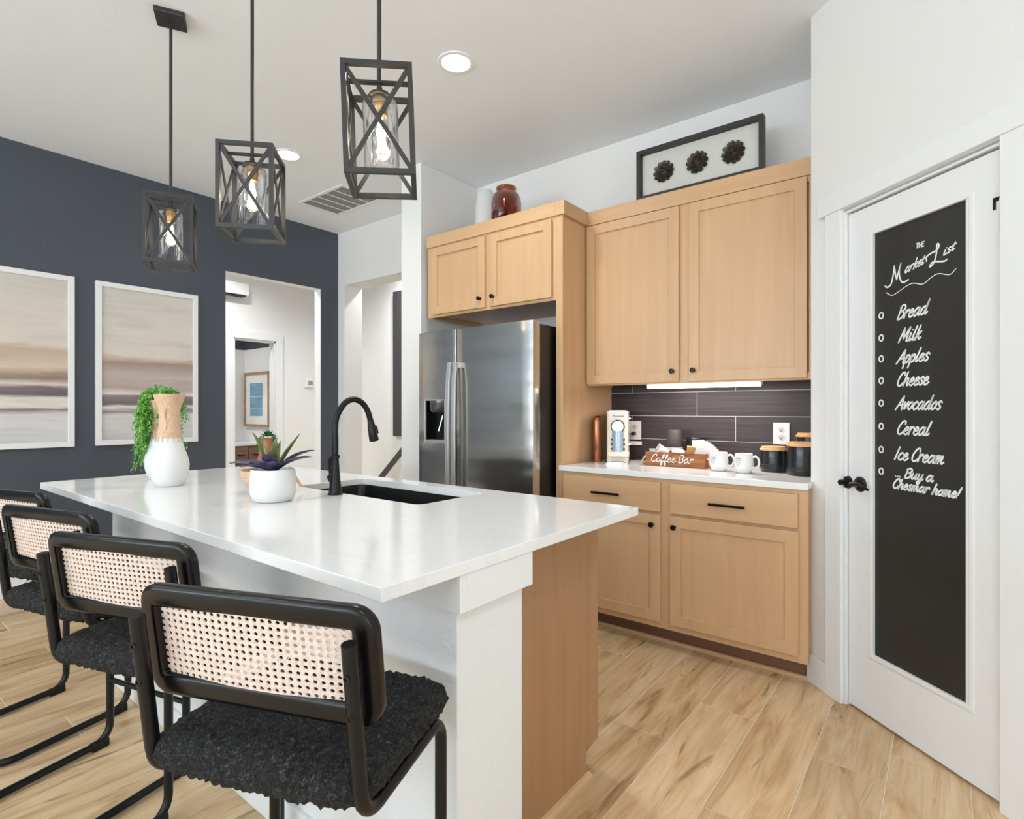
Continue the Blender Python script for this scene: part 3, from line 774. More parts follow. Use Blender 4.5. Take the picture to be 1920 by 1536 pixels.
# ------------------------------------------------------------------ ISLAND
IX0, IX1, IY0, IY1 = -3.187, -0.812, 0.65, 1.722
SX0, SX1, SY0, SY1 = -2.182, -1.42, 1.295, 1.635
def rrect(x0, x1, y0, y1, r, n=6):
    P = []
    for cx, cy, a0 in ((x1 - r, y1 - r, 0), (x0 + r, y1 - r, 90), (x0 + r, y0 + r, 180), (x1 - r, y0 + r, 270)):
        for k in range(n + 1):
            a = math.radians(a0 + 90 * k / n); P.append((cx + r * math.cos(a), cy + r * math.sin(a)))
    return P
def slab_with_hole(name, outer, inner, z0, z1, mat_, parent=None):
    bm = bmesh.new()
    def loop(P, z):
        vs = [bm.verts.new((x, y, z)) for x, y in P]
        es = [bm.edges.new((vs[i], vs[(i + 1) % len(vs)])) for i in range(len(vs))]
        return vs, es
    ot, eo = loop(outer, z1); it, ei = loop(inner, z1); ob, eo2 = loop(outer, z0); ib, ei2 = loop(inner, z0)
    bmesh.ops.triangle_fill(bm, edges=eo + ei, use_beauty=True); bmesh.ops.triangle_fill(bm, edges=eo2 + ei2, use_beauty=True)
    for a, b in ((ot, ob), (ib, it)):
        for i in range(len(a)):
            j = (i + 1) % len(a); bm.faces.new((a[i], b[i], b[j], a[j]))
    bmesh.ops.recalc_face_normals(bm, faces=bm.faces)
    me = bpy.data.meshes.new(name); bm.to_mesh(me); bm.free(); me.materials.append(mat_)
    o = bpy.data.objects.new(name, me); COL.objects.link(o)
    m = o.modifiers.new('bevel', 'BEVEL'); m.width = 0.002; m.segments = 2; m.limit_method = 'ANGLE'; m.angle_limit = math.radians(60)
    if parent: o.parent = parent
    return o
top = slab_with_hole('island_countertop', [(IX0, IY0), (IX1, IY0), (IX1, IY1), (IX0, IY1)], rrect(SX0, SX1, SY0, SY1, 0.03), CT - 0.028, CT, QUARTZ)
tag(top, 'long white quartz island top with sink cutout', 'countertop')
KX0, KX1, KY = -3.02, -0.835, 0.862
KYB = 1.108
isl = thing('kitchen_island', 'white and maple kitchen island base behind the stools', 'island', (-2.0, 1.2, 0))
boxes('knee_wall', [(KX0, KX1, KY + 0.012, KYB, 0, CT - 0.028)], KNEE, isl, bevel=0.003)
boxes('apron_board', [(KX0 - 0.012, KX1 + 0.019, KY, KY + 0.02, 0.802, CT - 0.028), (KX1 + 0.001, KX1 + 0.019, KY + 0.02, KYB + 0.018, 0.802, CT - 0.028), (KX0 - 0.012, KX0, KY + 0.02, KYB, 0.802, CT - 0.028)], TRIM, isl, bevel=0.0015)
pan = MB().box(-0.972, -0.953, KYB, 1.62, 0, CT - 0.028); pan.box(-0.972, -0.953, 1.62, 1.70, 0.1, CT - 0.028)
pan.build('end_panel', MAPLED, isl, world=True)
boxes('cabinet_body', [(KX0, SX0 - 0.05, KYB, 1.68, 0.1, CT - 0.028), (SX1 + 0.05, -0.972, KYB, 1.68, 0.1, CT - 0.028), (SX0 - 0.05, SX1 + 0.05, KYB, 1.68, 0.1, 0.6), (SX0 - 0.05, SX1 + 0.05, 1.66, 1.68, 0.6, CT - 0.028), (KX0, -0.972, KYB, 1.61, 0, 0.1)], CHARC, isl)
sm = MB()
V = [(-0.953, 0, 0), (-0.936, 0, 0), (-0.937, 0, 0.008), (-0.943, 0, 0.016), (-0.953, 0, 0.019)]
sm.add([(x, KYB, z) for x, y, z in V] + [(x, 1.635, z) for x, y, z in V], [(i, (i + 1) % 5, 5 + (i + 1) % 5, 5 + i) for i in range(5)] + [(4, 3, 2, 1, 0), (5, 6, 7, 8, 9)])
sm.build('shoe_moulding', MAPLEH, isl, world=True)
for i in range(4):
    x0 = KX0 + 0.02 + i * 0.5; d = MB().ring(x0, x0 + 0.48, 0.14, 0.86, 1.68, 1.70, 0.056).build('door', CHARC, isl, world=True, bevel=0.0018)
    MB().box(x0 + 0.05, x0 + 0.43, 1.682, 1.69, 0.19, 0.81).build('panel', CHARC, d, world=True)
# island baseboard on the knee wall
boxes('baseboard', [(KX0 - 0.012, KX1 + 0.012, KY, KY + 0.012, 0, 0.1), (KX1, KX1 + 0.012, KY + 0.012, KYB, 0, 0.1)], TRIM, isl, bevel=0.002)
# sink
snk = thing('sink', 'black undermount sink in the island top', 'sink', ((SX0 + SX1) / 2, (SY0 + SY1) / 2, CT - 0.24))
P0 = rrect(SX0 - 0.012, SX1 + 0.012, SY0 - 0.012, SY1 + 0.012, 0.04); P1 = rrect(SX0 - 0.004, SX1 + 0.004, SY0 - 0.004, SY1 + 0.004, 0.035); P2 = rrect(SX0 + 0.015, SX1 - 0.015, SY0 + 0.015, SY1 - 0.015, 0.05)
m = MB(); k = len(P0); zt = CT - 0.0285
V = [(x, y, zt) for x, y in P0] + [(x, y, zt) for x, y in P1] + [(x, y, CT - 0.22) for x, y in P2]
F = [(i, (i + 1) % k, k + (i + 1) % k, k + i) for i in range(k)] + [(k + i, k + (i + 1) % k, 2 * k + (i + 1) % k, 2 * k + i) for i in range(k)] + [tuple(range(2 * k, 3 * k))]
m.add(V, F).build('basin', SINK, snk, world=True, smooth=30)
MB().lathe([(0, 0.004), (0.04, 0.004), (0.045, 0.0), (0, 0.0)], 20, ((SX0 + SX1) / 2, 1.5, CT - 0.218)).build('drain', CHROME, snk, world=True, smooth=40)
# faucet
FXX, FYY = -1.848, 1.258
fa = thing('faucet', 'matte black gooseneck pull-down faucet beside the sink', 'faucet', (FXX, FYY, CT))
MB().lathe([(0, 0), (0.029, 0), (0.029, 0.004), (0.0245, 0.007), (0.022, 0.03), (0.016, 0.09), (0.0135, 0.137), (0.0165, 0.14), (0.0165, 0.15), (0.0125, 0.153), (0, 0.153)], 24).build('base', BLACK, fa, smooth=40)
arc = [(0, 0, 0.15), (0, 0, 0.2), (0, 0, 0.27), (0, 0.012, 0.31), (0, 0.045, 0.352), (0, 0.085, 0.366), (0, 0.125, 0.352), (0, 0.152, 0.318), (0, 0.166, 0.28)]
MB().tube(catmull(arc, 6), 0.0118, 14).build('gooseneck', BLACK, fa, smooth=60)
sp = MB().tube([(0, 0.165, 0.283), (0, 0.17, 0.262), (0, 0.1705, 0.26), (0, 0.183, 0.203), (0, 0.184, 0.198)], [0.0125, 0.0145, 0.016, 0.0195, 0.018], 18).build('spray_head', BLACK, fa, smooth=40)
MB().bar((0, 0.1905, 0.258), (0, 0.1995, 0.228), 0.012, 0.008).build('spray_button', BLACK, sp, bevel=0.001)
hb = MB().tube([(0, 0, 0.035), (-0.03, -0.0, 0.066), (-0.034, 0, 0.07)], [0.014, 0.0155, 0.012], 14).build('handle_hub', BLACK, fa, smooth=40)
MB().tube([(-0.033, -0.0, 0.068), (-0.0345, -0.002, 0.1), (-0.0345, -0.002, 0.132), (-0.0345, -0.002, 0.14)], [0.0035, 0.0055, 0.0075, 0.0075], 12).build('lever', BLACK, hb, smooth=40)

# ------------------------------------------------------------------ STOOLS
TUBE = 0.0125
def tube_frame():
    HW, RE, UP = 0.205, -0.31, 0.89
    def side(s):
        # from upright top down, under the seat, down the front leg, back along the floor
        P = [(s * HW, RE - 0.032, UP), (s * HW, RE - 0.015, 0.76), (s * HW, RE - 0.002, 0.655)]
        for k in range(1, 7):
            a = math.radians(90 * k / 6); P.append((s * HW, RE + 0.05 - 0.05 * math.cos(a), 0.65 - 0.05 * math.sin(a)))
        P += [(s * HW, RE + 0.12, 0.60)]
        for k in range(0, 7):
            a = math.radians(90 * k / 6); P.append((s * HW, -0.045 + 0.045 * math.sin(a), 0.555 + 0.045 * math.cos(a)))
        P += [(s * HW, 0.0, 0.3)]
        for k in range(0, 7):
            a = math.radians(90 * k / 6); P.append((s * HW, -0.06 + 0.06 * math.cos(a), 0.078 - 0.06 * math.sin(a)))
        for k in range(0, 7):
            a = math.radians(90 * k / 6); P.append((s * (HW - 0.06 + 0.06 * math.cos(a)), -0.38 - 0.06 * math.sin(a), 0.018))
        return P
    L = side(-1); Rr = side(1)
    return MB().tube(L + list(reversed(Rr)), TUBE, 12)


def back_y(x, z):
    return -0.31 - (z - 0.655) * 0.145 + 0.027 + 0.3 * x * x


def make_stool():
    st = thing('counter_stool', '', 'stool', (0, 0, 0))
    tube_frame().build('tube_frame', BLACK, st, smooth=50)
    MB().tube([(-0.205, 0, 0.236), (0.205, 0, 0.236)], 0.009, 10).build('footrest', BLACK, st, smooth=50)
    for s in (-1, 1):
        MB().box(s * 0.205 - 0.013, s * 0.205 + 0.013, -0.065, -0.008, 0.0, 0.03).build('glide', BLACK, st, bevel=0.004)
    # seat cushion
    nx, ny = 64, 54
    hw, hd, cyy, zt, zb = 0.222, 0.19, -0.142, 0.672, 0.612
    def surf(i, j, topside):
        u = -1 + 2 * i / nx; v = -1 + 2 * j / ny
        x = hw * (math.copysign(1 - (1 - abs(u)) ** 1.0, u)); y = hd * v
        e = max(abs(u), abs(v))
        # squircle corner
        if abs(u) > 0.001 and abs(v) > 0.001:
            k = (abs(u) ** 8 + abs(v) ** 8) ** (1 / 8); x *= e / k; y *= e / k
        side = max(0.0, 1 - (1 - e) / 0.16)
        prof = math.sqrt(max(0, 1 - side ** 2))
        crown_ = 0.006 * (1 - u * u) * (1 - v * v)
        zm = 0.64
        z = zm + ((zt - zm) * prof + crown_ if topside else -(zm - zb) * prof)
        z -= 0.012 * max(0, v) ** 3
        nz = mnoise.noise(Vector((x * 130, y * 130, z * 130))) * 0.0034 + mnoise.noise(Vector((x * 260, y * 260, z * 260 + 7))) * 0.0024
        d = Vector((u * side, v * side, 1 if topside else -1)).normalized()
        return (x + d.x * nz * 2.2, cyy + y + d.y * nz * 2.2, z + d.z * nz * 2.2)
    V = []; F = []; idx = {}
    for tside in (True, False):
        for i in range(nx + 1):
            for j in range(ny + 1):
                edge = i in (0, nx) or j in (0, ny)
                if edge and not tside: idx[(False, i, j)] = idx[(True, i, j)]; continue
                idx[(tside, i, j)] = len(V); V.append(surf(i, j, tside))
        for i in range(nx):
            for j in range(ny):
                q = (idx[(tside, i, j)], idx[(tside, i + 1, j)], idx[(tside, i + 1, j + 1)], idx[(tside, i, j + 1)])
                F.append(q if tside else q[::-1])
    MB().add(V, F).build('seat', BOUCLE, st, smooth=180)['label'] = 'nubbly black boucle cushion'
    # back frame : rounded section swept around a rounded rectangle that follows the curved back
    path = rrect(-0.232, 0.232, 0.735, 0.938, 0.042, 7)
    sec = []
    for cxx, cyy2, a0 in ((0.029, 0.006, 0), (0.011, 0.006, 90), (0.011, -0.006, 180), (0.029, -0.006, 270)):
        for k in range(4):
            a = math.radians(a0 + 90 * k / 3); sec.append((cxx + 0.011 * math.cos(a), cyy2 + 0.008 * math.sin(a)))
    n = len(path); V = []; F = []; ks = len(sec)
    for i, (x, z) in enumerate(path):
        a, b = Vector(path[i - 1]), Vector(path[(i + 1) % n]); t = (b - a).normalized(); inn = Vector((-t.y, t.x))
        for so, sy in sec:
            xx, zz = x + inn.x * so, z + inn.y * so
            V.append((xx, back_y(xx, zz) + sy, zz))
    for i in range(n):
        j = (i + 1) % n
        for k in range(ks): F.append((i * ks + k, i * ks + (k + 1) % ks, j * ks + (k + 1) % ks, j * ks + k))
    bf_ = MB().add(V, F).build('back_frame', BLACKGLOSS, st, smooth=60)
    # woven cane with its open holes
    x0, x1, z0, z1 = -0.197, 0.197, 0.772, 0.903
    NC, NR = 27, 9
    NR = 11
    cw, ch = (x1 - x0) / NC, (z1 - z0) / NR
    V = []; F = []
    for c_ in range(NC):
        for r_ in range(NR):
            mx, mz = x0 + (c_ + 0.5) * cw, z0 + (r_ + 0.5) * ch; b = len(V)
            for k in range(8):
                a = math.radians(45 * k); ca, sa = math.cos(a), math.sin(a); s_ = 1 / max(abs(ca), abs(sa))
                X, Z = mx + ca * s_ * cw / 2, mz + sa * s_ * ch / 2; V.append((X, back_y(X, Z), Z))
            for k in range(8):
                a = math.radians(45 * k); X, Z = mx + math.cos(a) * cw * 0.29, mz + math.sin(a) * ch * 0.3; V.append((X, back_y(X, Z), Z))
            for k in range(8):
                l = (k + 1) % 8; F.append((b + k, b + l, b + 8 + l, b + 8 + k))
    MB().add(V, F).build('cane_panel', CANE, bf_, solid=0.0022)['label'] = 'pale woven cane panel with open holes'
    for s in (-1, 1):
        for z in (0.84, 0.775):
            yb = -0.31 - (z - 0.655) * 0.145
            MB().lathe([(0, 0), (0.0058, 0), (0.0058, 0.0025), (0.003, 0.0025), (0.003, 0.001), (0, 0.001)], 10, (s * 0.205, yb - 0.0105, z), 'y').build('screw', BLACKGLOSS, st, smooth=40)
    return st

proto = make_stool()
spots = [(-1.02, 0.742, 22, 'black cane-back stool nearest the camera at the island corner'), (-1.66, 0.75, 20, 'second cane-back stool from the maple island end'),
         (-2.25, 0.755, 15, 'third cane-back stool from the maple island end'), (-2.87, 0.772, 16, 'farthest cane-back stool, closest to the navy wall')]
for i, (x, y, a, lab) in enumerate(spots):
    s = proto if i == 0 else copy_tree(proto)
    s.location = (x, y, 0); s.rotation_euler = (0, 0, math.radians(a)); s['label'] = lab; s['group'] = 'counter stools along the island'

# ------------------------------------------------------------------ PENDANTS
def make_pendant():
    W, H, T = 0.192, 0.308, 0.014
    p = thing('pendant_lamp', '', 'lamp', (0, 0, ZC))
    zt = 2.193 - ZC; zb = zt - H; h = W / 2 - T / 2
    MB().box(-0.06, 0.06, -0.06, 0.06, -0.022, 0).build('canopy', IRON, p, bevel=0.003)
    MB().tube([(0.009 * math.cos(2 * math.pi * k / 14), 0, -0.034 + 0.012 * math.sin(2 * math.pi * k / 14)) for k in range(14)], 0.0025, 6, closed=True).build('hanging_loop', IRON, p, smooth=60)
    MB().tube([(0, 0, -0.046), (0, 0, zt - 0.03)], 0.0065, 10).build('rod', IRON, p, smooth=60)
    f = MB()
    for z in (zt - T / 2, zb + T / 2):
        for s in (-1, 1):
            f.bar((-W / 2, s * h, z), (W / 2, s * h, z), T); f.bar((s * h, -W / 2 + T, z), (s * h, W / 2 - T, z), T)
    for sx in (-1, 1):
        for sy in (-1, 1): f.bar((sx * h, sy * h, zb + T), (sx * h, sy * h, zt - T), T)
    f.bar((-W / 2 + T, 0, zt - T / 2), (W / 2 - T, 0, zt - T / 2), 0.018, 0.006, (0, 0, 1))
    f.build('cage_frame', IRON, p)
    for ax, s in (('y', -1), ('y', 1), ('x', -1), ('x', 1)):
        b = MB()
        for q in (-1, 1):
            a0, a1 = (-q * (h - 0.003), zt - T), (q * (h - 0.003), zb + T)
            if ax == 'y': b.bar((a0[0], s * (h), a0[1]), (a1[0], s * h, a1[1]), 0.012, 0.0055 if q > 0 else 0.0051, (0, 1, 0))
            else: b.bar((s * h, a0[0], a0[1]), (s * h, a1[0], a1[1]), 0.012, 0.0055 if q > 0 else 0.0051, (1, 0, 0))
        b.build('cross_brace', IRON, p)
    MB().lathe([(0, zt - 0.02), (0.008, zt - 0.02), (0.008, zt - 0.035), (0.03, zt - 0.042), (0.036, zt - 0.052), (0.034, zt - 0.053), (0, zt - 0.046)], 24).build('shade_cap', IRON, p, smooth=40)
    MB().lathe([(0, zt - 0.05), (0.021, zt - 0.05), (0.021, zt - 0.066), (0.0195, zt - 0.067), (0.0205, zt - 0.07), (0.0205, zt - 0.085), (0.019, zt - 0.087), (0.0195, zt - 0.105), (0, zt - 0.105)], 20).build('socket', BRASS, p, smooth=40)
    MB().lathe([(0.034, zt - 0.055), (0.047, zt - 0.062), (0.05, zt - 0.075), (0.05, zt - 0.262), (0.0485, zt - 0.262), (0.0485, zt - 0.076), (0.0455, zt - 0.064), (0.033, zt - 0.0565)], 32).build('glass_shade', GLASS, p, smooth=40)
    bl = MB().lathe([(0.012, zt - 0.1), (0.014, zt - 0.115), (0.026, zt - 0.15), (0.029, zt - 0.17), (0.025, zt - 0.195), (0.013, zt - 0.21), (0, zt - 0.213)], 20).build('bulb', GLASS, p, smooth=60)
    fl = MB()
    for k in range(4):
        a = math.pi * k / 2; fl.tube([(0.004 * math.cos(a), 0.004 * math.sin(a), zt - 0.11), (0.011 * math.cos(a), 0.011 * math.sin(a), zt - 0.15), (0.008 * math.cos(a), 0.008 * math.sin(a), zt - 0.19)], 0.0022, 6)
    fl.build('filament', FIL, bl, smooth=60)
    MB().lathe([(0, zt - 0.135), (0.006, zt - 0.145), (0.007, zt - 0.165), (0, zt - 0.18)], 10).build('glow_core', BULB, bl, smooth=60)
    return p, zt - 0.17
pend, lz = make_pendant()
for i, (x, a, lab, ax, ay) in enumerate(((-1.2935, 46.8, 'dark iron cage pendant closest to the camera', -0.03, -0.01), (-2.031, 47.5, 'dark iron cage pendant hanging in the middle', 0.01, 0), (-2.773, 62.7, 'dark iron cage pendant nearest the navy wall', 0, 0))):
    p = pend if i == 0 else copy_tree(pend)
    p.location = (x, 1.027, ZC); p.rotation_euler = (0, 0, math.radians(a)); p['label'] = lab; p['group'] = 'pendant lamps over the island'
    if i == 0:      # its cage hangs a little askew on the rod
        axis = Matrix.Rotation(-math.radians(a), 3, 'Z') @ Vector((-math.sin(YAW), math.cos(YAW), 0)); piv = Matrix.Translation((0, 0, 2.193 - ZC))
        askew = piv @ Matrix.Rotation(math.radians(-2.0), 4, axis) @ piv.inverted()
    for ch in p.children:
        if not ch.name.startswith(('canopy', 'rod', 'hanging_loop')): ch.matrix_local = askew if i == 0 else Matrix.Identity(4)
    l = bpy.data.lights.new('pendant_glow', 'POINT'); l.energy = 3; l.color = (1, 0.85, 0.62); l.shadow_soft_size = 0.02
    lo = bpy.data.objects.new('pendant_glow', l); COL.objects.link(lo); lo.location = (x, 1.027, ZC + lz)

# ------------------------------------------------------------------ CEILING LIGHTS AND VENT
def downlight(x, y, label, power=9, z=ZC):
    d = thing('recessed_light', label, 'lamp', (x, y, z))
    MB().lathe([(0.072, -0.002), (0.074, -0.006), (0.092, -0.005), (0.096, 0.0), (0.072, 0.0)], 32).build('trim_ring', PLASTIC, d, smooth=40)
    MB().lathe([(0, -0.003), (0.072, -0.003), (0.072, -0.001), (0, -0.001)], 32).build('lens', LED, d)
    l = bpy.data.lights.new('downlight_beam', 'SPOT'); l.energy = power; l.spot_size = math.radians(150); l.spot_blend = 1.0; l.shadow_soft_size = 0.07; l.color = (0.93, 0.965, 1.0)
    o = bpy.data.objects.new('downlight_beam', l); COL.objects.link(o); o.location = (x, y, z - 0.02)
    return d
downlight(-1.985, 2.066, 'round recessed ceiling light nearer the cabinets', 58)
downlight(-3.63, 2.09, 'round recessed ceiling light near the ceiling vent', 36)
for x, y, lab in ((-1.985, -1.2, 'added unseen ceiling light in the living area by the left window'), (-3.9, -1.2, 'added unseen ceiling light in the living area by the navy wall'), (0.6, 0.6, 'added unseen ceiling light above the pantry approach')):
    downlight(x, y, lab, 55)  # fixtures added out of view to fill the room with light
downlight(-5.6, 2.6, 'added unseen ceiling light in the hall behind the navy wall', 150)  # this and the next two: unseen fixtures added to light hall and powder room
downlight(-4.6, 4.0, 'added unseen ceiling light at the far end of the hall', 150)
downlight(-6.9, 2.6, 'added unseen ceiling light in the powder room', 75, 2.75)

v = thing('ceiling_vent', 'white ceiling return-air vent with five grey louvre bays', 'vent', (-4.08, 2.83, ZC))
vx0, vx1, vy0, vy1 = -4.39, -3.765, 2.62, 3.02
m = MB(); w = 0.03; zz0, zz1 = ZC - 0.008, ZC
m.box(vx0, vx1, vy0, vy0 + w, zz0, zz1); m.box(vx0, vx1, vy1 - w, vy1, zz0, zz1); m.box(vx0, vx0 + w, vy0 + w, vy1 - w, zz0, zz1); m.box(vx1 - w, vx1, vy0 + w, vy1 - w, zz0, zz1)
m.build('vent_frame', PLASTIC, v, world=True, bevel=0.002)
bw = (vx1 - vx0 - 2 * w) / 5
for k in range(1, 5): box('divider', (vx0 + w + k * bw - 0.005, vx0 + w + k * bw + 0.005, vy0 + w, vy1 - w, zz0, zz1), PLASTIC, v)
for k in range(5):
    m = MB(); x0 = vx0 + w + k * bw
    for q in range(9):
        xa = x0 + (q + 0.5) * bw / 9; m.bar((xa, vy0 + w, ZC - 0.0035), (xa, vy1 - w, ZC - 0.0035), 0.0085, 0.0018)
    m.build('louvre_bay', VENTD, v, world=True)
box('duct_backing', (vx0 + w, vx1 - w, vy0 + w, vy1 - w, ZC - 0.0015, ZC - 0.0005), VENTD, v)

# ------------------------------------------------------------------ NAVY WALL ART
bandsA = [(0.0, srgb(206, 205, 206)), (0.18, srgb(214, 212, 212)), (0.2, srgb(216, 214, 210)), (0.235, srgb(120, 112, 112)), (0.25, srgb(214, 208, 200)), (0.3, srgb(224, 219, 210)), (0.315, srgb(112, 100, 106)), (0.365, srgb(128, 114, 118)), (0.385, srgb(222, 212, 203)), (0.42, srgb(150, 124, 112)), (0.5, srgb(208, 190, 170)), (0.6, srgb(192, 170, 152)), (0.63, srgb(214, 204, 192)), (1.0, srgb(206, 198, 190))]
bandsB = [(0.0, srgb(200, 197, 198)), (0.2, srgb(208, 205, 205)), (0.215, srgb(140, 132, 132)), (0.235, srgb(196, 190, 188)), (0.25, srgb(226, 221, 214)), (0.265, srgb(118, 106, 112)), (0.33, srgb(134, 122, 126)), (0.345, srgb(224, 216, 208)), (0.38, srgb(176, 158, 152)), (0.45, srgb(196, 184, 176)), (0.54, srgb(170, 148, 134)), (0.575, srgb(196, 176, 160)), (0.6, srgb(212, 204, 194)), (1.0, srgb(208, 202, 195))]
lift = lambda B: [(p, (min(1, c[0] * 1.14), min(1, c[1] * 1.14), min(1, c[2] * 1.14), 1)) for p, c in B]
bandsA, bandsB = lift(bandsA), lift(bandsB)
for y0, bands, sd, lab in ((0.483, bandsA, 3.1, 'large abstract painting cut off by the left picture edge'), (1.302, bandsB, 7.7, 'large abstract painting behind the potted plants')):
    y1, z0, z1 = y0 + 0.695, 0.978, 2.176
    a = thing('framed_painting', lab, 'painting', (XN, (y0 + y1) / 2, z0), 0, 'pair of paintings on the navy wall')
    f = MB().ring(y0, y1, z0, z1, 0.0, 0.03, 0.036)
    f.v = [(XN + y, x, z) for x, y, z in f.v]
    f.build('frame', FRAMEW, a, world=True, bevel=0.002)
    cn = box('canvas', (XN + 0.006, XN + 0.014, y0 + 0.03, y1 - 0.03, z0 + 0.03, z1 - 0.03), painting('abstract_paint', bands, sd), a)
    box('glazing', (XN + 0.021, XN + 0.0225, y0 + 0.03, y1 - 0.03, z0 + 0.03, z1 - 0.03), PANE, a)

# ------------------------------------------------------------------ THINGS ON TOP OF THE CABINETS
ar = thing('shadow_box', 'black shadow box with three dark flowers above the wall cabinet', 'wall art', (-1.095, 3.045, 2.472))
ax0, ax1, az0, az1 = -1.447, -0.742, 2.472, 2.766
ya = 3.04
MB().ring(ax0, ax1, az0, az1, ya, ya + 0.05, 0.023).build('frame', mat('dark_frame', srgb(46, 43, 40), 0.5), ar, world=True, bevel=0.001)
box('backing', (ax0 + 0.015, ax1 - 0.015, ya + 0.036, ya + 0.044, az0 + 0.015, az1 - 0.015), LINEN, ar)
rng = random.Random(4)
for fx in (-1.29, -1.095, -0.9):
    fm = MB(); fz = (az0 + az1) / 2
    for ringn, (rad, cnt, tilt, sz) in enumerate(((0.05, 12, 0.15, 0.025), (0.036, 10, 0.4, 0.025), (0.023, 8, 0.6, 0.023), (0.011, 5, 0.75, 0.02), (0.002, 3, 0.5, 0.014))):
        for k in range(cnt):
            a = 2 * math.pi * (k + 0.5 * (ringn % 2)) / cnt + rng.uniform(-.1, .1)
            d = Vector((math.cos(a), 0, math.sin(a))); o_ = Vector((fx, ya + 0.033 - 0.005 * ringn, fz)) + d * rad
            up = Vector((0, -1, 0)); tdir = (d * math.cos(tilt) + up * math.sin(tilt)); sd = tdir.cross(d.cross(up)).normalized() if tilt < 1.5 else up
            side = d.cross(up).normalized(); V = []
            for rr, cup in ((0.0, 0), (1.0, 0.3)):
                if rr == 0: V.append(o_ - tdir * sz * 0.2); continue
                for q in range(8):
                    b = 2 * math.pi * q / 8; V.append(o_ + tdir * (sz * 0.55 * math.cos(b)) + side * (sz * 0.55 * math.sin(b)) + up * sz * cup * 0.6)
            fm.add(V, [(0, 1 + q, 1 + (q + 1) % 8) for q in range(8)])
    fm.build('flower', PETAL, ar, world=True, solid=0.0012)

am = thing('glass_jar', 'brown amber glass jar on the cabinet above the refrigerator', 'jar', (-2.305, 2.88, 2.464))
MB().lathe([(r * 0.9, z * 0.97) for r, z in ((0, 0.0), (0.1, 0.0), (0.112, 0.012), (0.112, 0.15), (0.106, 0.185), (0.09, 0.212), (0.07, 0.224), (0.066, 0.235), (0.072, 0.24), (0.077, 0.247), (0.076, 0.256), (0.068, 0.26), (0.06, 0.256), (0.06, 0.235), (0.068, 0.218), (0.086, 0.206), (0.102, 0.18), (0.107, 0.15), (0.107, 0.014), (0, 0.008))], 40).build('jar_body', AMBER, am, smooth=50)
vs = MB().lathe([(0, 0), (0.07, 0), (0.082, 0.02), (0.084, 0.15), (0.076, 0.3), (0.062, 0.37), (0.045, 0.395), (0.036, 0.39), (0.055, 0.36), (0.068, 0.29), (0.07, 0.05), (0, 0.03)], 32, (-2.69, 3.12, 2.464)).build('vase', MATTEC, smooth=50)
tag(vs, 'tall plain white vase behind the amber jar', 'vase')

# ------------------------------------------------------------------ COFFEE COUNTER THINGS
def outlet(x, z, label):
    o = thing('wall_outlet', label, 'outlet', (x, YB - 0.013, z))
    MB().box(-0.042, 0.042, -0.006, 0, -0.06, 0.06).build('plate', PLATE, o, bevel=0.002)
    for dz in (0.021, -0.021):
        rc = MB().lathe([(0, 0.0055), (0.0155, 0.0055), (0.0165, 0.0085), (0, 0.0085)], 20, (0, 0, dz), 'y').build('receptacle', PLATE2, o, smooth=30)
        for bx_ in (-0.006, 0.006): MB().box(bx_ - 0.0015, bx_ + 0.0015, -0.0094, -0.0084, dz, dz + 0.009).build('slot', DARK, rc)
        MB().lathe([(0, 0.0084), (0.0034, 0.0084), (0.0034, 0.0094), (0, 0.0094)], 10, (0, 0, dz - 0.007), 'y').build('ground_hole', DARK, rc)
    return o
outlet(-1.595, 1.105, 'white wall outlet with a black plug beside the coffee machine')
outlet(-0.72, 1.107, 'white wall outlet above the black canisters')
pl = thing('power_cord', 'black plug and cord in the outlet by the coffee machine', 'cord', (-1.597, 3.3, 1.085))
MB().lathe([(0, 0), (0.011, 0), (0.0125, 0.008), (0.011, 0.026), (0.006, 0.03), (0, 0.03)], 14, (0.0, 0.026, 0.0), 'y').build('plug', BLACK, pl, smooth=40)
MB().tube(catmull([(0, -0.002, 0), (-0.02, -0.012, -0.006), (-0.032, -0.01, -0.04), (-0.035, -0.006, -0.1), (-0.03, -0.004, -0.15), (-0.01, -0.004, -0.166), (0.02, 0.01, -0.167)], 6), 0.003, 8).build('cord', BLACK, pl, smooth=60)
nt_ = thing('note_card', 'small white note card under the plugged outlet', 'card', (-1.595, YB - 0.014, 1.022))
MB().box(-0.046, 0.046, -0.002, 0, -0.012, 0.012).build('card', PLASTIC, nt_)
m = MB(); stroke(m, [(-.036, .002), (-.02, .0), (-.005, .003), (.006, -.001), (.012, .001)], .002, lambda u, w_: (u, -.0024, w_)); stroke(m, [(.02, 0), (.034, .001)], .002, lambda u, w_: (u, -.0024, w_)); m.build('ink_marks', GREYINK, nt_)

cm = thing('coffee_machine', 'slim cream coffee machine with a silver dial', 'coffee machine', (-1.548, 2.99, CT), math.radians(24))
pr = rrect(-0.062, 0.062, 0.0, 0.30, 0.022, 4)
def prism(P, z0, z1):
    k = len(P); return MB().add([(x, y, z0) for x, y in P] + [(x, y, z1) for x, y in P], [(i, (i + 1) % k, k + (i + 1) % k, k + i) for i in range(k)] + [tuple(reversed(range(k))), tuple(range(k, 2 * k))])
prism(rrect(-0.062, 0.062, 0.02, 0.30, 0.02, 4), 0.01, 0.316).build('body', CREAMM, cm, smooth=40, bevel=0.002)
prism(rrect(-0.072, 0.072, -0.03, 0.29, 0.02, 4), 0.0, 0.01).build('base_plate', CHROME, cm, smooth=40)
box('cup_support', (-0.05, 0.072, -0.04, 0.03, 0.05, 0.075), CREAMM, cm, bevel=0.003, world=False)
box('drip_grid', (-0.036, 0.04, -0.045, 0.03, 0.006, 0.016), STEELH, cm, bevel=0.001, world=False)
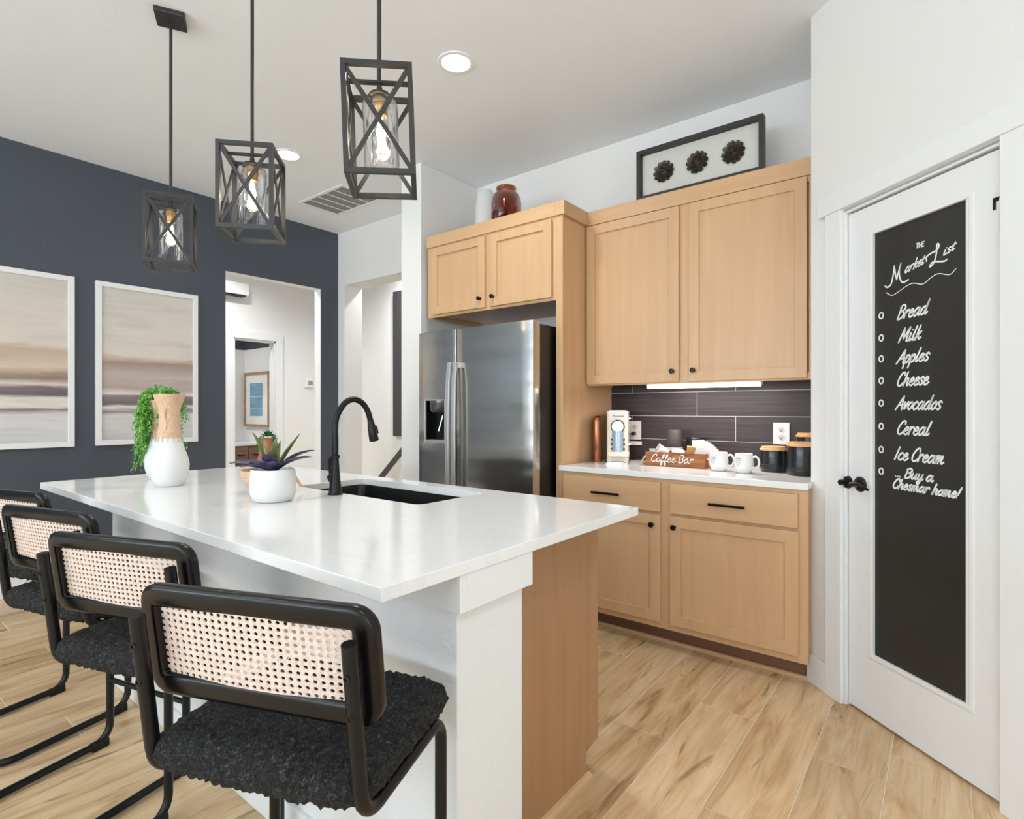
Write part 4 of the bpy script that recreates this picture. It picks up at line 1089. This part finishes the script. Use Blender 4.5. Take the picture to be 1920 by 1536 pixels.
MB().tube([(0.005, 0.012, 0.075), (0.005, 0.012, 0.2)], 0.034, 24).build('water_column', TANK, cm, smooth=40)
MB().lathe([(0, 0), (0.037, 0), (0.037, 0.008), (0.034, 0.012), (0, 0.012)], 28, (0.005, 0.0, 0.224), 'y').build('dial', CHROME, cm, smooth=30)
MB().lathe([(0.037, 0), (0.041, 0), (0.041, 0.01), (0.037, 0.01)], 28, (0.005, 0.001, 0.224), 'y').build('dial_ring', DARK, cm, smooth=30)
for q in range(3):
    for s in (-1, 1): MB().box(0.005 + s * 0.037 - 0.004, 0.005 + s * 0.037 + 0.004, 0.0, 0.02, 0.085 + q * 0.028, 0.095 + q * 0.028).build('side_notch', DARK, cm)
for z in (0.272, 0.118): MB().box(0.06, 0.08, 0.05, 0.065, z - 0.003, z + 0.003).build('side_pin', CHROME, cm)
MB().box(-0.05, 0.05, 0.06, 0.24, 0.316, 0.321).build('top_lid', CHROME, cm, bevel=0.002)
m = MB(); stroke(m, [(-.03, .284), (-.024, .29), (-.018, .284), (-.01, .287), (-.002, .284), (.008, .287), (.016, .283), (.022, .289), (.026, .281), (.034, .289)], .0026, lambda u, w_: (u + .006, .0192, w_)); m.build('maker_mark', DARK, cm)

cp = MB().lathe([(0, 0), (0.029, 0), (0.03, 0.004), (0.03, 0.25), (0.027, 0.272), (0.018, 0.285), (0, 0.288)], 28, (-1.722, 3.06, CT)).build('copper_canister', COPPER, smooth=50)
tag(cp, 'slender copper cylinder beside the coffee machine', 'canister')

sg = thing('sign_box', 'brown wooden coffee bar caddy box with white script lettering', 'box', (-1.21, 3.03, CT))
W2 = 0.174
MB().box(-W2, W2, 0, 0.009, 0, 0.081).build('front_board', SIGNW, sg, bevel=0.001)
MB().box(-W2, W2, 0.11, 0.119, 0, 0.081).build('back_board', SIGNW, sg, bevel=0.001)
for s in (-1, 1): MB().box(s * W2 - 0.009 if s > 0 else -W2, W2 if s > 0 else -W2 + 0.009, 0.009, 0.11, 0, 0.081).build('end_board', SIGNW, sg, bevel=0.001)
MB().box(-W2 + 0.009, W2 - 0.009, 0.009, 0.11, 0.003, 0.01).build('bottom_board', SIGNW, sg)
write('Coffee Bar', -0.142, 0.026, 0.248, 0.043, 0.0044, lambda u, w_: (u, -0.0006, w_), 0.2).build('script_lettering', CHALKW, sg)
for s in (-1, 1):
    MB().tube(catmull([(s * W2, 0.025, 0.055), (s * (W2 + 0.018), 0.02, 0.045), (s * (W2 + 0.035), 0.03, 0.012), (s * (W2 + 0.03), 0.06, 0.008), (s * (W2 + 0.03), 0.09, 0.012), (s * (W2 + 0.018), 0.1, 0.045), (s * W2, 0.095, 0.055)], 5), 0.0055, 8).build('rope_handle', ROPE, sg, smooth=60)
# contents of the caddy
def cup_mesh(r0, r1, h): return MB().lathe([(0, 0), (r0, 0), (r1, h - 0.003), (r1 + 0.003, h), (r1 - 0.002, h), (r0 - 0.003, 0.004), (0, 0.004)], 20)
def put(mb, name, m_, label, cat, loc, rot=(0, 0, 0), group=None, smooth=40):
    o = mb.build(name, m_, smooth=smooth); o.location = loc; o.rotation_euler = rot; return tag(o, label, cat, group)
put(cup_mesh(0.017, 0.023, 0.085), 'creamer_cup', WHITEC, 'small white cup upright at the left end of the caddy', 'cup', (-1.355, 3.075, CT + 0.0105), group='cups in the caddy')
put(cup_mesh(0.022, 0.03, 0.06), 'creamer_cup', WHITEC, 'white cup tipped over in the caddy, left of the dark cup', 'cup', (-1.275, 3.085, CT + 0.075), (math.radians(35), math.radians(-60), 0), group='cups in the caddy')
for k, (x, y, z, r) in enumerate(((-1.225, 3.07, 0.062, 20), (-1.2, 3.1, 0.066, 70), (-1.185, 3.06, 0.058, 120))):
    o = MB().box(-0.018, 0.018, -0.012, 0.012, 0, 0.03).build('sugar_packet', NAPKIN, bevel=0.004)
    o.location = (x, y, CT + z); o.rotation_euler = (0.3, 0.2, math.radians(r))
    tag(o, ('crumpled white packet left of the kraft carton in the caddy', 'crumpled white packet behind the others in the caddy', 'crumpled white packet touching the kraft carton')[k], 'packet', 'white packets in the caddy')
o = MB().box(-0.032, 0.032, -0.02, 0.02, 0, 0.055).build('kraft_carton', CARD, bevel=0.002); o.location = (-1.13, 3.085, CT + 0.062); o.rotation_euler = (0.1, 0.12, 0.35)
tag(o, 'small tan kraft carton standing in the caddy', 'carton')
nk = thing('paper_napkins', 'fan of white paper napkins at the right end of the caddy', 'napkins', (-1.075, 3.085, CT + 0.012))
for k in range(7):
    a = math.radians(-6 + k * 7)
    MB().box(-0.035, 0.035, -0.0012 + 0.005 * (k - 3), 0.0012 + 0.005 * (k - 3), 0.0, 0.145 - 0.004 * k).xf(Matrix.Rotation(a, 4, 'Y')).build('napkin', NAPKIN, nk)
put(MB().lathe([(0, 0), (0.04, 0), (0.044, 0.01), (0.05, 0.1), (0.047, 0.1), (0.04, 0.012), (0, 0.008)], 28), 'white_cup', WHITEC, 'white cup hidden behind the caddy under the dark cup', 'cup', (-1.29, 3.235, CT))
put(MB().lathe([(0, 0.0), (0.05, 0.0), (0.052, 0.004), (0.038, 0.1), (0.036, 0.104), (0.034, 0.1), (0, 0.1)], 28), 'paper_cup', CUPD, 'upturned dark brown cup behind the caddy', 'cup', (-1.29, 3.235, CT + 0.1005))
bc = thing('black_tin', 'low black lidded tin behind the napkins', 'tin', (-1.165, 3.255, CT))
MB().lathe([(0, 0), (0.055, 0), (0.055, 0.14), (0, 0.14)], 28).build('tin_body', CANB, bc, smooth=40)
MB().lathe([(0, 0.14), (0.058, 0.14), (0.058, 0.155), (0.052, 0.162), (0, 0.164)], 28).build('tin_lid', CANB, bc, smooth=40)

def mug(x, y, rz, label):
    g = thing('mug', label, 'mug', (x, y, CT), rz, 'white mugs on the coffee counter')
    MB().lathe([(0, 0.004), (0.03, 0.0), (0.036, 0.004), (0.046, 0.03), (0.0475, 0.05), (0.0445, 0.08), (0.043, 0.098), (0.041, 0.1), (0.039, 0.098), (0.041, 0.078), (0.0435, 0.05), (0.04, 0.02), (0, 0.012)], 32).build('mug_body', WHITEC, g, smooth=60)
    MB().tube(catmull([(0.043, 0, 0.082), (0.06, 0, 0.086), (0.073, 0, 0.07), (0.073, 0, 0.045), (0.06, 0, 0.027), (0.044, 0, 0.03)], 6), 0.0055, 10).build('handle', WHITEC, g, smooth=60)
    R_ = 0.0478
    def fn(u, w_):
        a = -R90 - 0.35 + u / R_ - rz; r = R_ + 0.0005 - 0.1 * max(0, w_ - 0.05) + 0.002 * 0; r = 0.0483 - 0.09 * max(0, w_ - 0.055)
        return (r * math.cos(a), r * math.sin(a), w_)
    t = MB()
    stroke(t, [(-.016, .075), (-.008, .076), (.0, .075), (.008, .076), (.016, .075)], .004, fn, 3); stroke(t, [(-.014, .066), (-.006, .067), (.004, .066), (.013, .067)], .0035, fn, 3)
    stroke(t, [(0, .055), (-.007, .059), (-.012, .054), (-.008, .046), (0, .04), (.008, .046), (.012, .054), (.007, .059), (0, .055)], .0018, fn, 4)
    t.build('printed_heart', GREYINK, g)
    return g
mug(-0.955, 3.005, math.radians(20), 'white mug touching the wooden caddy')
mug(-0.822, 2.985, math.radians(-2), 'white mug between the other mug and the canisters')

def canister(x, y, r, h, label):
    c_ = thing('canister', label, 'canister', (x, y, CT), 0, 'black canisters with wooden lids')
    MB().lathe([(0, 0), (r - 0.004, 0), (r, 0.004), (r, 0.02), (r + 0.0015, 0.022), (r, 0.025), (r, 0.029), (r + 0.0015, 0.031), (r, 0.034), (r, 0.038), (r + 0.0015, 0.04), (r, 0.043), (r, h - 0.002), (r - 0.003, h), (0, h)], 40).build('body', CANB, c_, smooth=50)
    MB().lathe([(0, h), (r + 0.002, h), (r + 0.004, h + 0.003), (r + 0.004, h + 0.008), (r, h + 0.011), (r - 0.004, h + 0.012), (r - 0.004, h + 0.019), (r - 0.006, h + 0.021), (0, h + 0.021)], 40).build('lid', LIDW, c_, smooth=30)
canister(-0.716, 3.142, 0.063, 0.112, 'shorter black canister with wooden lid by the mugs')
canister(-0.566, 3.055, 0.066, 0.144, 'taller black canister in front by the pantry wall')
canister(-0.565, 3.258, 0.064, 0.182, 'tallest black canister at the back by the wall')

# ------------------------------------------------------------------ ISLAND POTS AND PLANTS
def vase_pair(x, y, s, name, label):
    t = thing(name, label, 'vase', (x, y, CT))
    MB().lathe([(r * s, z * s) for r, z in ((0, 0), (0.05, 0), (0.055, 0.003), (0.066, 0.03), (0.074, 0.065), (0.0755, 0.09), (0.07, 0.12), (0.058, 0.155), (0.048, 0.19), (0.044, 0.205), (0.0, 0.205))], 40).build('ceramic_body', MATTEC, t, smooth=60)
    MB().lathe([(r * s, z * s) for r, z in ((0.0, 0.2), (0.045, 0.204), (0.0455, 0.236), (0.041, 0.242), (0.039, 0.26), (0.0385, 0.3), (0.041, 0.325), (0.047, 0.35), (0.056, 0.374), (0.061, 0.391), (0.058, 0.391), (0.043, 0.352), (0.035, 0.32), (0.0, 0.31))], 40).build('rattan_neck', RATTAN, t, smooth=60)
    m = MB()
    for k in range(14):
        a = 2 * math.pi * k / 14; m.bar((0.0455 * s * math.cos(a), 0.0455 * s * math.sin(a), 0.21 * s), (0.0495 * s * math.cos(a), 0.0495 * s * math.sin(a), 0.187 * s), 0.0028 * s, 0.0018)
    m.build('lacing', ROPE, t)
    MB().tube(catmull([(0.0, -0.0425 * s, 0.236 * s), (0.003, -0.0405 * s, 0.27 * s), (-0.002, -0.041 * s, 0.3 * s), (0.004, -0.046 * s, 0.33 * s)], 5), 0.002, 6).build('binding_cord', ROPE, t, smooth=60)
    return t
v1 = vase_pair(-2.623, 0.966, 1.0, 'rattan_vase', 'white pear-shaped vase with flared rattan neck in front')
v1.rotation_euler = (0, 0, math.radians(50))
v2 = vase_pair(-2.932, 1.046, 0.95, 'rattan_vase', 'white rattan-necked vase hidden behind, holding the trailing plant')

def leaf_cloud(pts, size, rng, mb):
    for p in pts:
        n = Vector((rng.uniform(-1, 1), rng.uniform(-1, 1), rng.uniform(-0.4, 1))).normalized()
        t = n.cross(Vector((rng.uniform(-1, 1), rng.uniform(-1, 1), rng.uniform(-1, 1)))).normalized(); b = n.cross(t)
        s = size * rng.uniform(0.7, 1.3)
        mb.add([p - t * s, p + b * s * 0.5 + n * s * .15, p + t * s, p - b * s * 0.5 + n * s * .15], [(0, 1, 2, 3)])
rng = random.Random(11)
pt = thing('trailing_plant', 'bright green trailing plant spilling from the hidden vase', 'plant', (-2.932, 1.046, CT + 0.373))
fm = MB(); stems = MB(); pts = []
for k in range(520):
    a = rng.uniform(0, 2 * math.pi); r = math.sqrt(rng.random()) * 0.082; h = 0.06 * (1 - (r / 0.1) ** 2) * rng.uniform(0.4, 1.2)
    pts.append(Vector((r * math.cos(a), r * math.sin(a), h)))
# drooping strands; longest on the camera's left
Rv = Vector((math.cos(YAW), math.sin(YAW), 0)); Fv = Vector((-math.sin(YAW), math.cos(YAW), 0))
for k in range(64):
    side = rng.choice((-1, -1, -1, 1))
    d = (Rv * side * rng.uniform(0.35, 1.0) + Fv * rng.uniform(-0.9, 0.5)).normalized()
    R1 = rng.uniform(0.052, 0.082); drop = rng.uniform(0.08, 0.34) if side < 0 else rng.uniform(0.06, 0.26)
    P = [Vector((0, 0, 0.0)), d * R1 * 0.6 + Vector((0, 0, 0.03)), d * R1 + Vector((0, 0, -0.02)), d * (R1 + 0.012) + Vector((rng.uniform(-.015, .015), rng.uniform(-.015, .015), -drop * 0.6)), d * (R1 + 0.008) + Vector((rng.uniform(-.03, .03), rng.uniform(-.03, .03), -drop))]
    C_ = catmull(P, 9); stems.tube(C_, 0.0009, 4)
    for i, q in enumerate(C_):
        if i < 8: continue
        for _ in range(6 if i < len(C_) * 0.7 else 3): pts.append(q + Vector((rng.gauss(0, .008), rng.gauss(0, .008), rng.gauss(0, .008))))
leaf_cloud(pts, 0.0068, rng, fm)
fo = fm.build('foliage', GREEN, pt); fo['kind'] = 'stuff'
stems.build('stems', GREEN, pt)

pot = thing('planter', 'round white ceramic pot holding the purple agave', 'pot', (-1.897, 1.035, CT))
MB().lathe([(0, 0), (0.058, 0), (0.068, 0.006), (0.077, 0.03), (0.0785, 0.06), (0.0765, 0.09), (0.0735, 0.112), (0.0715, 0.114), (0.069, 0.112), (0.07, 0.1), (0.0, 0.098)], 40).build('pot_body', MATTEC, pot, smooth=60)
MB().lathe([(0, 0.0985), (0.066, 0.0985), (0.0, 0.104)], 24).build('soil', SOIL, pot)
ag = thing('agave', 'agave with purple outer leaves and green spikes', 'plant', (-1.897, 1.035, CT + 0.105))
def agave_leaf(az, length, width, elev, droop, m_):
    """az measured in the camera's right/forward frame so that the fan reads as in the photograph"""
    d = Rv * math.cos(az) + Fv * math.sin(az); up = Vector((0, 0, 1)); side = d.cross(up)
    n = 12; V = []; F = []
    p = d * 0.012; e = elev
    for i in range(n + 1):
        t = i / n
        w = width * (0.55 + 1.6 * t - 2.15 * t * t) if t < 0.62 else width * 0.716 * max(0.0, (1 - t) / 0.38) ** 0.8
        nrm = (up * math.cos(e) - d * math.sin(e))
        w *= 1.2
        V += [p - side * w / 2 + nrm * w * 0.22, p - nrm * 0.0, p + side * w / 2 + nrm * w * 0.22]
        dirv = d * math.cos(e) + up * math.sin(e); p = p + dirv * (length / n); e += droop / n
    for i in range(n):
        for k in range(2): F.append((i * 3 + k, i * 3 + k + 1, i * 3 + 4 + k, i * 3 + 3 + k))
    MB().add(V, F).build('leaf', m_, ag, smooth=60, solid=0.002)
for az, L, w, el, dr, m_ in ((182, .15, .056, 30, -42, AGAVEP), (205, .1, .05, 28, -35, AGAVEP), (-4, .145, .05, 38, -36, AGAVEP), (18, .15, .046, 48, -40, AGAVEP), (-60, .085, .052, 40, -25, AGAVEP), (-120, .09, .05, 45, -30, AGAVEP), (-90, .095, .052, 60, -30, AGAVEP),
                              (172, .155, .038, 66, -4, AGAVEG), (8, .155, .04, 60, -2, AGAVEG), (-140, .12, .034, 72, 10, AGAVEG), (100, .12, .04, 75, 8, AGAVEG), (60, .11, .03, 78, 5, AGAVEG)):
    agave_leaf(math.radians(az), L, w, math.radians(el), math.radians(dr), m_)

bk = thing('woven_bowl', 'woven rattan bowl with a stick handle behind the agave pot', 'bowl', (-2.13, 1.138, CT))
MB().lathe([(0, 0), (0.05, 0), (0.075, 0.02), (0.092, 0.055), (0.098, 0.085), (0.095, 0.088), (0.088, 0.056), (0.07, 0.025), (0, 0.008)], 32).build('bowl_body', RATTAN, bk, smooth=60)
MB().tube([tuple(Rv * 0.085 + Vector((0, 0, 0.1))), tuple(Rv * 0.135 + Vector((0, 0, 0.02)))], 0.006, 10).build('stick_handle', LIDW, bk, smooth=60)
sv = thing('bud_vase', 'slim brown vase rising behind the agave leaves', 'vase', (-2.138, 1.145, CT + 0.0085))
MB().lathe([(0, 0), (0.04, 0), (0.05, 0.04), (0.044, 0.1), (0.028, 0.16), (0.023, 0.19), (0.025, 0.202), (0.022, 0.202), (0.02, 0.19), (0, 0.18)], 28).build('vase_body', AGAVEB, sv, smooth=60)
su = thing('succulent', 'small green succulent rosette on top of the brown vase', 'plant', (-2.138, 1.145, CT + 0.2112))
sm_ = MB()
for rn, (cnt, el, L) in enumerate(((9, 20, .034), (7, 50, .03), (5, 75, .026))):
    for k in range(cnt):
        a = 2 * math.pi * (k + .5 * (rn % 2)) / cnt; d = Vector((math.cos(a), math.sin(a), 0)); e = math.radians(el); t = d * math.cos(e) + Vector((0, 0, 1)) * math.sin(e); s_ = Vector((-d.y, d.x, 0)); nrm = s_.cross(t)
        b = Vector((0, 0, 0.006)); sm_.add([b, b + t * L * .6 - s_ * L * .28, b + t * L, b + t * L * .6 + s_ * L * .28, b + t * L * .55 - nrm * L * .12], [(0, 1, 4), (1, 2, 4), (2, 3, 4), (3, 0, 4)])
sm_.build('rosette', GREEN2, su)
trl = MB(); rng = random.Random(3); tp = []
for s_ in (-1, 1, 1):
    P = catmull([Vector((0, 0, .005)), Rv * s_ * .026 + Vector((0, 0, .006)), Rv * s_ * .032 + Vector((0, 0, -.03)), Rv * s_ * .034 + Vector((0, 0, -.07))], 8)
    for q in P[6:]: tp += [q + Vector((rng.gauss(0, .003), rng.gauss(0, .003), rng.gauss(0, .003))) for _ in range(3)]
leaf_cloud(tp, 0.006, rng, trl); trl.build('side_shoots', GREEN2, su)

# ------------------------------------------------------------------ HALL AND POWDER ROOM
ch = thing('wall_chime', 'white wall-mounted box high on the hall wall', 'wall unit', (-6.31, 2.84, 2.58))
box('cover', (-6.31, -6.2, 2.58, 3.1, 2.525, 2.655), PLASTIC, ch, bevel=0.006)
box('lower_strip', (-6.30, -6.215, 2.6, 3.07, 2.512, 2.526), DARK, ch)  # dark strip along the underside of the box
th = thing('thermostat', 'small white thermostat on the hall wall', 'thermostat', (-6.31, 3.905, 1.57))
box('cover', (-6.31, -6.285, 3.85, 3.96, 1.515, 1.63), PLASTIC, th, bevel=0.003)
box('screen', (-6.286, -6.283, 3.89, 3.95, 1.545, 1.6), mat('lcd_grey', srgb(150, 150, 146), 0.3), th)
ar2 = thing('framed_print', 'oak framed print of blue panels in the powder room', 'picture', (-6.97, 3.6, 1.02))
MB().ring(-7.285, -6.655, 1.02, 1.72, 3.57, 3.6, 0.03).build('frame', OAKF, ar2, world=True, bevel=0.002)
box('mat_board', (-7.26, -6.68, 3.585, 3.592, 1.045, 1.695), PAPER, ar2)
for z0, z1 in ((1.41, 1.58), (1.255, 1.4), (1.16, 1.245)): box('blue_panel', (-7.14, -6.83, 3.581, 3.585, z0, z1), BLUEP, ar2)
va = thing('vanity', 'brown wood vanity with white top in the powder room', 'vanity', (-7.08, 3.4, 0))
box('cabinet', (-7.32, -6.86, 3.22, 3.6, 0.1, 0.79), WALNUT, va)
box('vanity_top', (-7.32, -6.84, 3.20, 3.6, 0.79, 0.82), WHITEC, va, bevel=0.003)
for y0, y1 in ((3.235, 3.405), (3.42, 3.59)):
    for z0, z1 in ((0.58, 0.77), (0.36, 0.56), (0.14, 0.34)):
        d = box('drawer', (-6.86, -6.845, y0, y1, z0, z1), WALNUT, va, bevel=0.002)
        box('pull', (-6.845, -6.83, y0 + 0.04, y1 - 0.04, (z0 + z1) / 2 - 0.005, (z0 + z1) / 2 + 0.005), BLACK, d)
rl = thing('handrail', 'dark sloping stair handrail on the far hall wall', 'handrail', (-5.2, 4.3, 0.4))
MB().bar((-5.75, 4.22, 0.02), (-4.72, 4.22, 0.93), 0.05, 0.05).build('rail', mat('dark_rail', srgb(70, 68, 66), 0.5), rl, world=True, bevel=0.006)
for x in (-5.5, -4.85): MB().bar((x, 4.3, 0.06 + (x + 5.75) * 0.887 - 0.04), (x, 4.225, 0.06 + (x + 5.75) * 0.887 - 0.05), 0.012).build('bracket', BLACK, rl, world=True)
mr = thing('canvas_art', 'tall charcoal canvas on the far hall wall', 'picture', (-4.7, 4.3, 0.93))
box('canvas', (-5.115, -4.2, 4.262, 4.3, 0.93, 2.62), mat('charcoal_canvas', srgb(62, 61, 60), 0.6), mr, bevel=0.002)
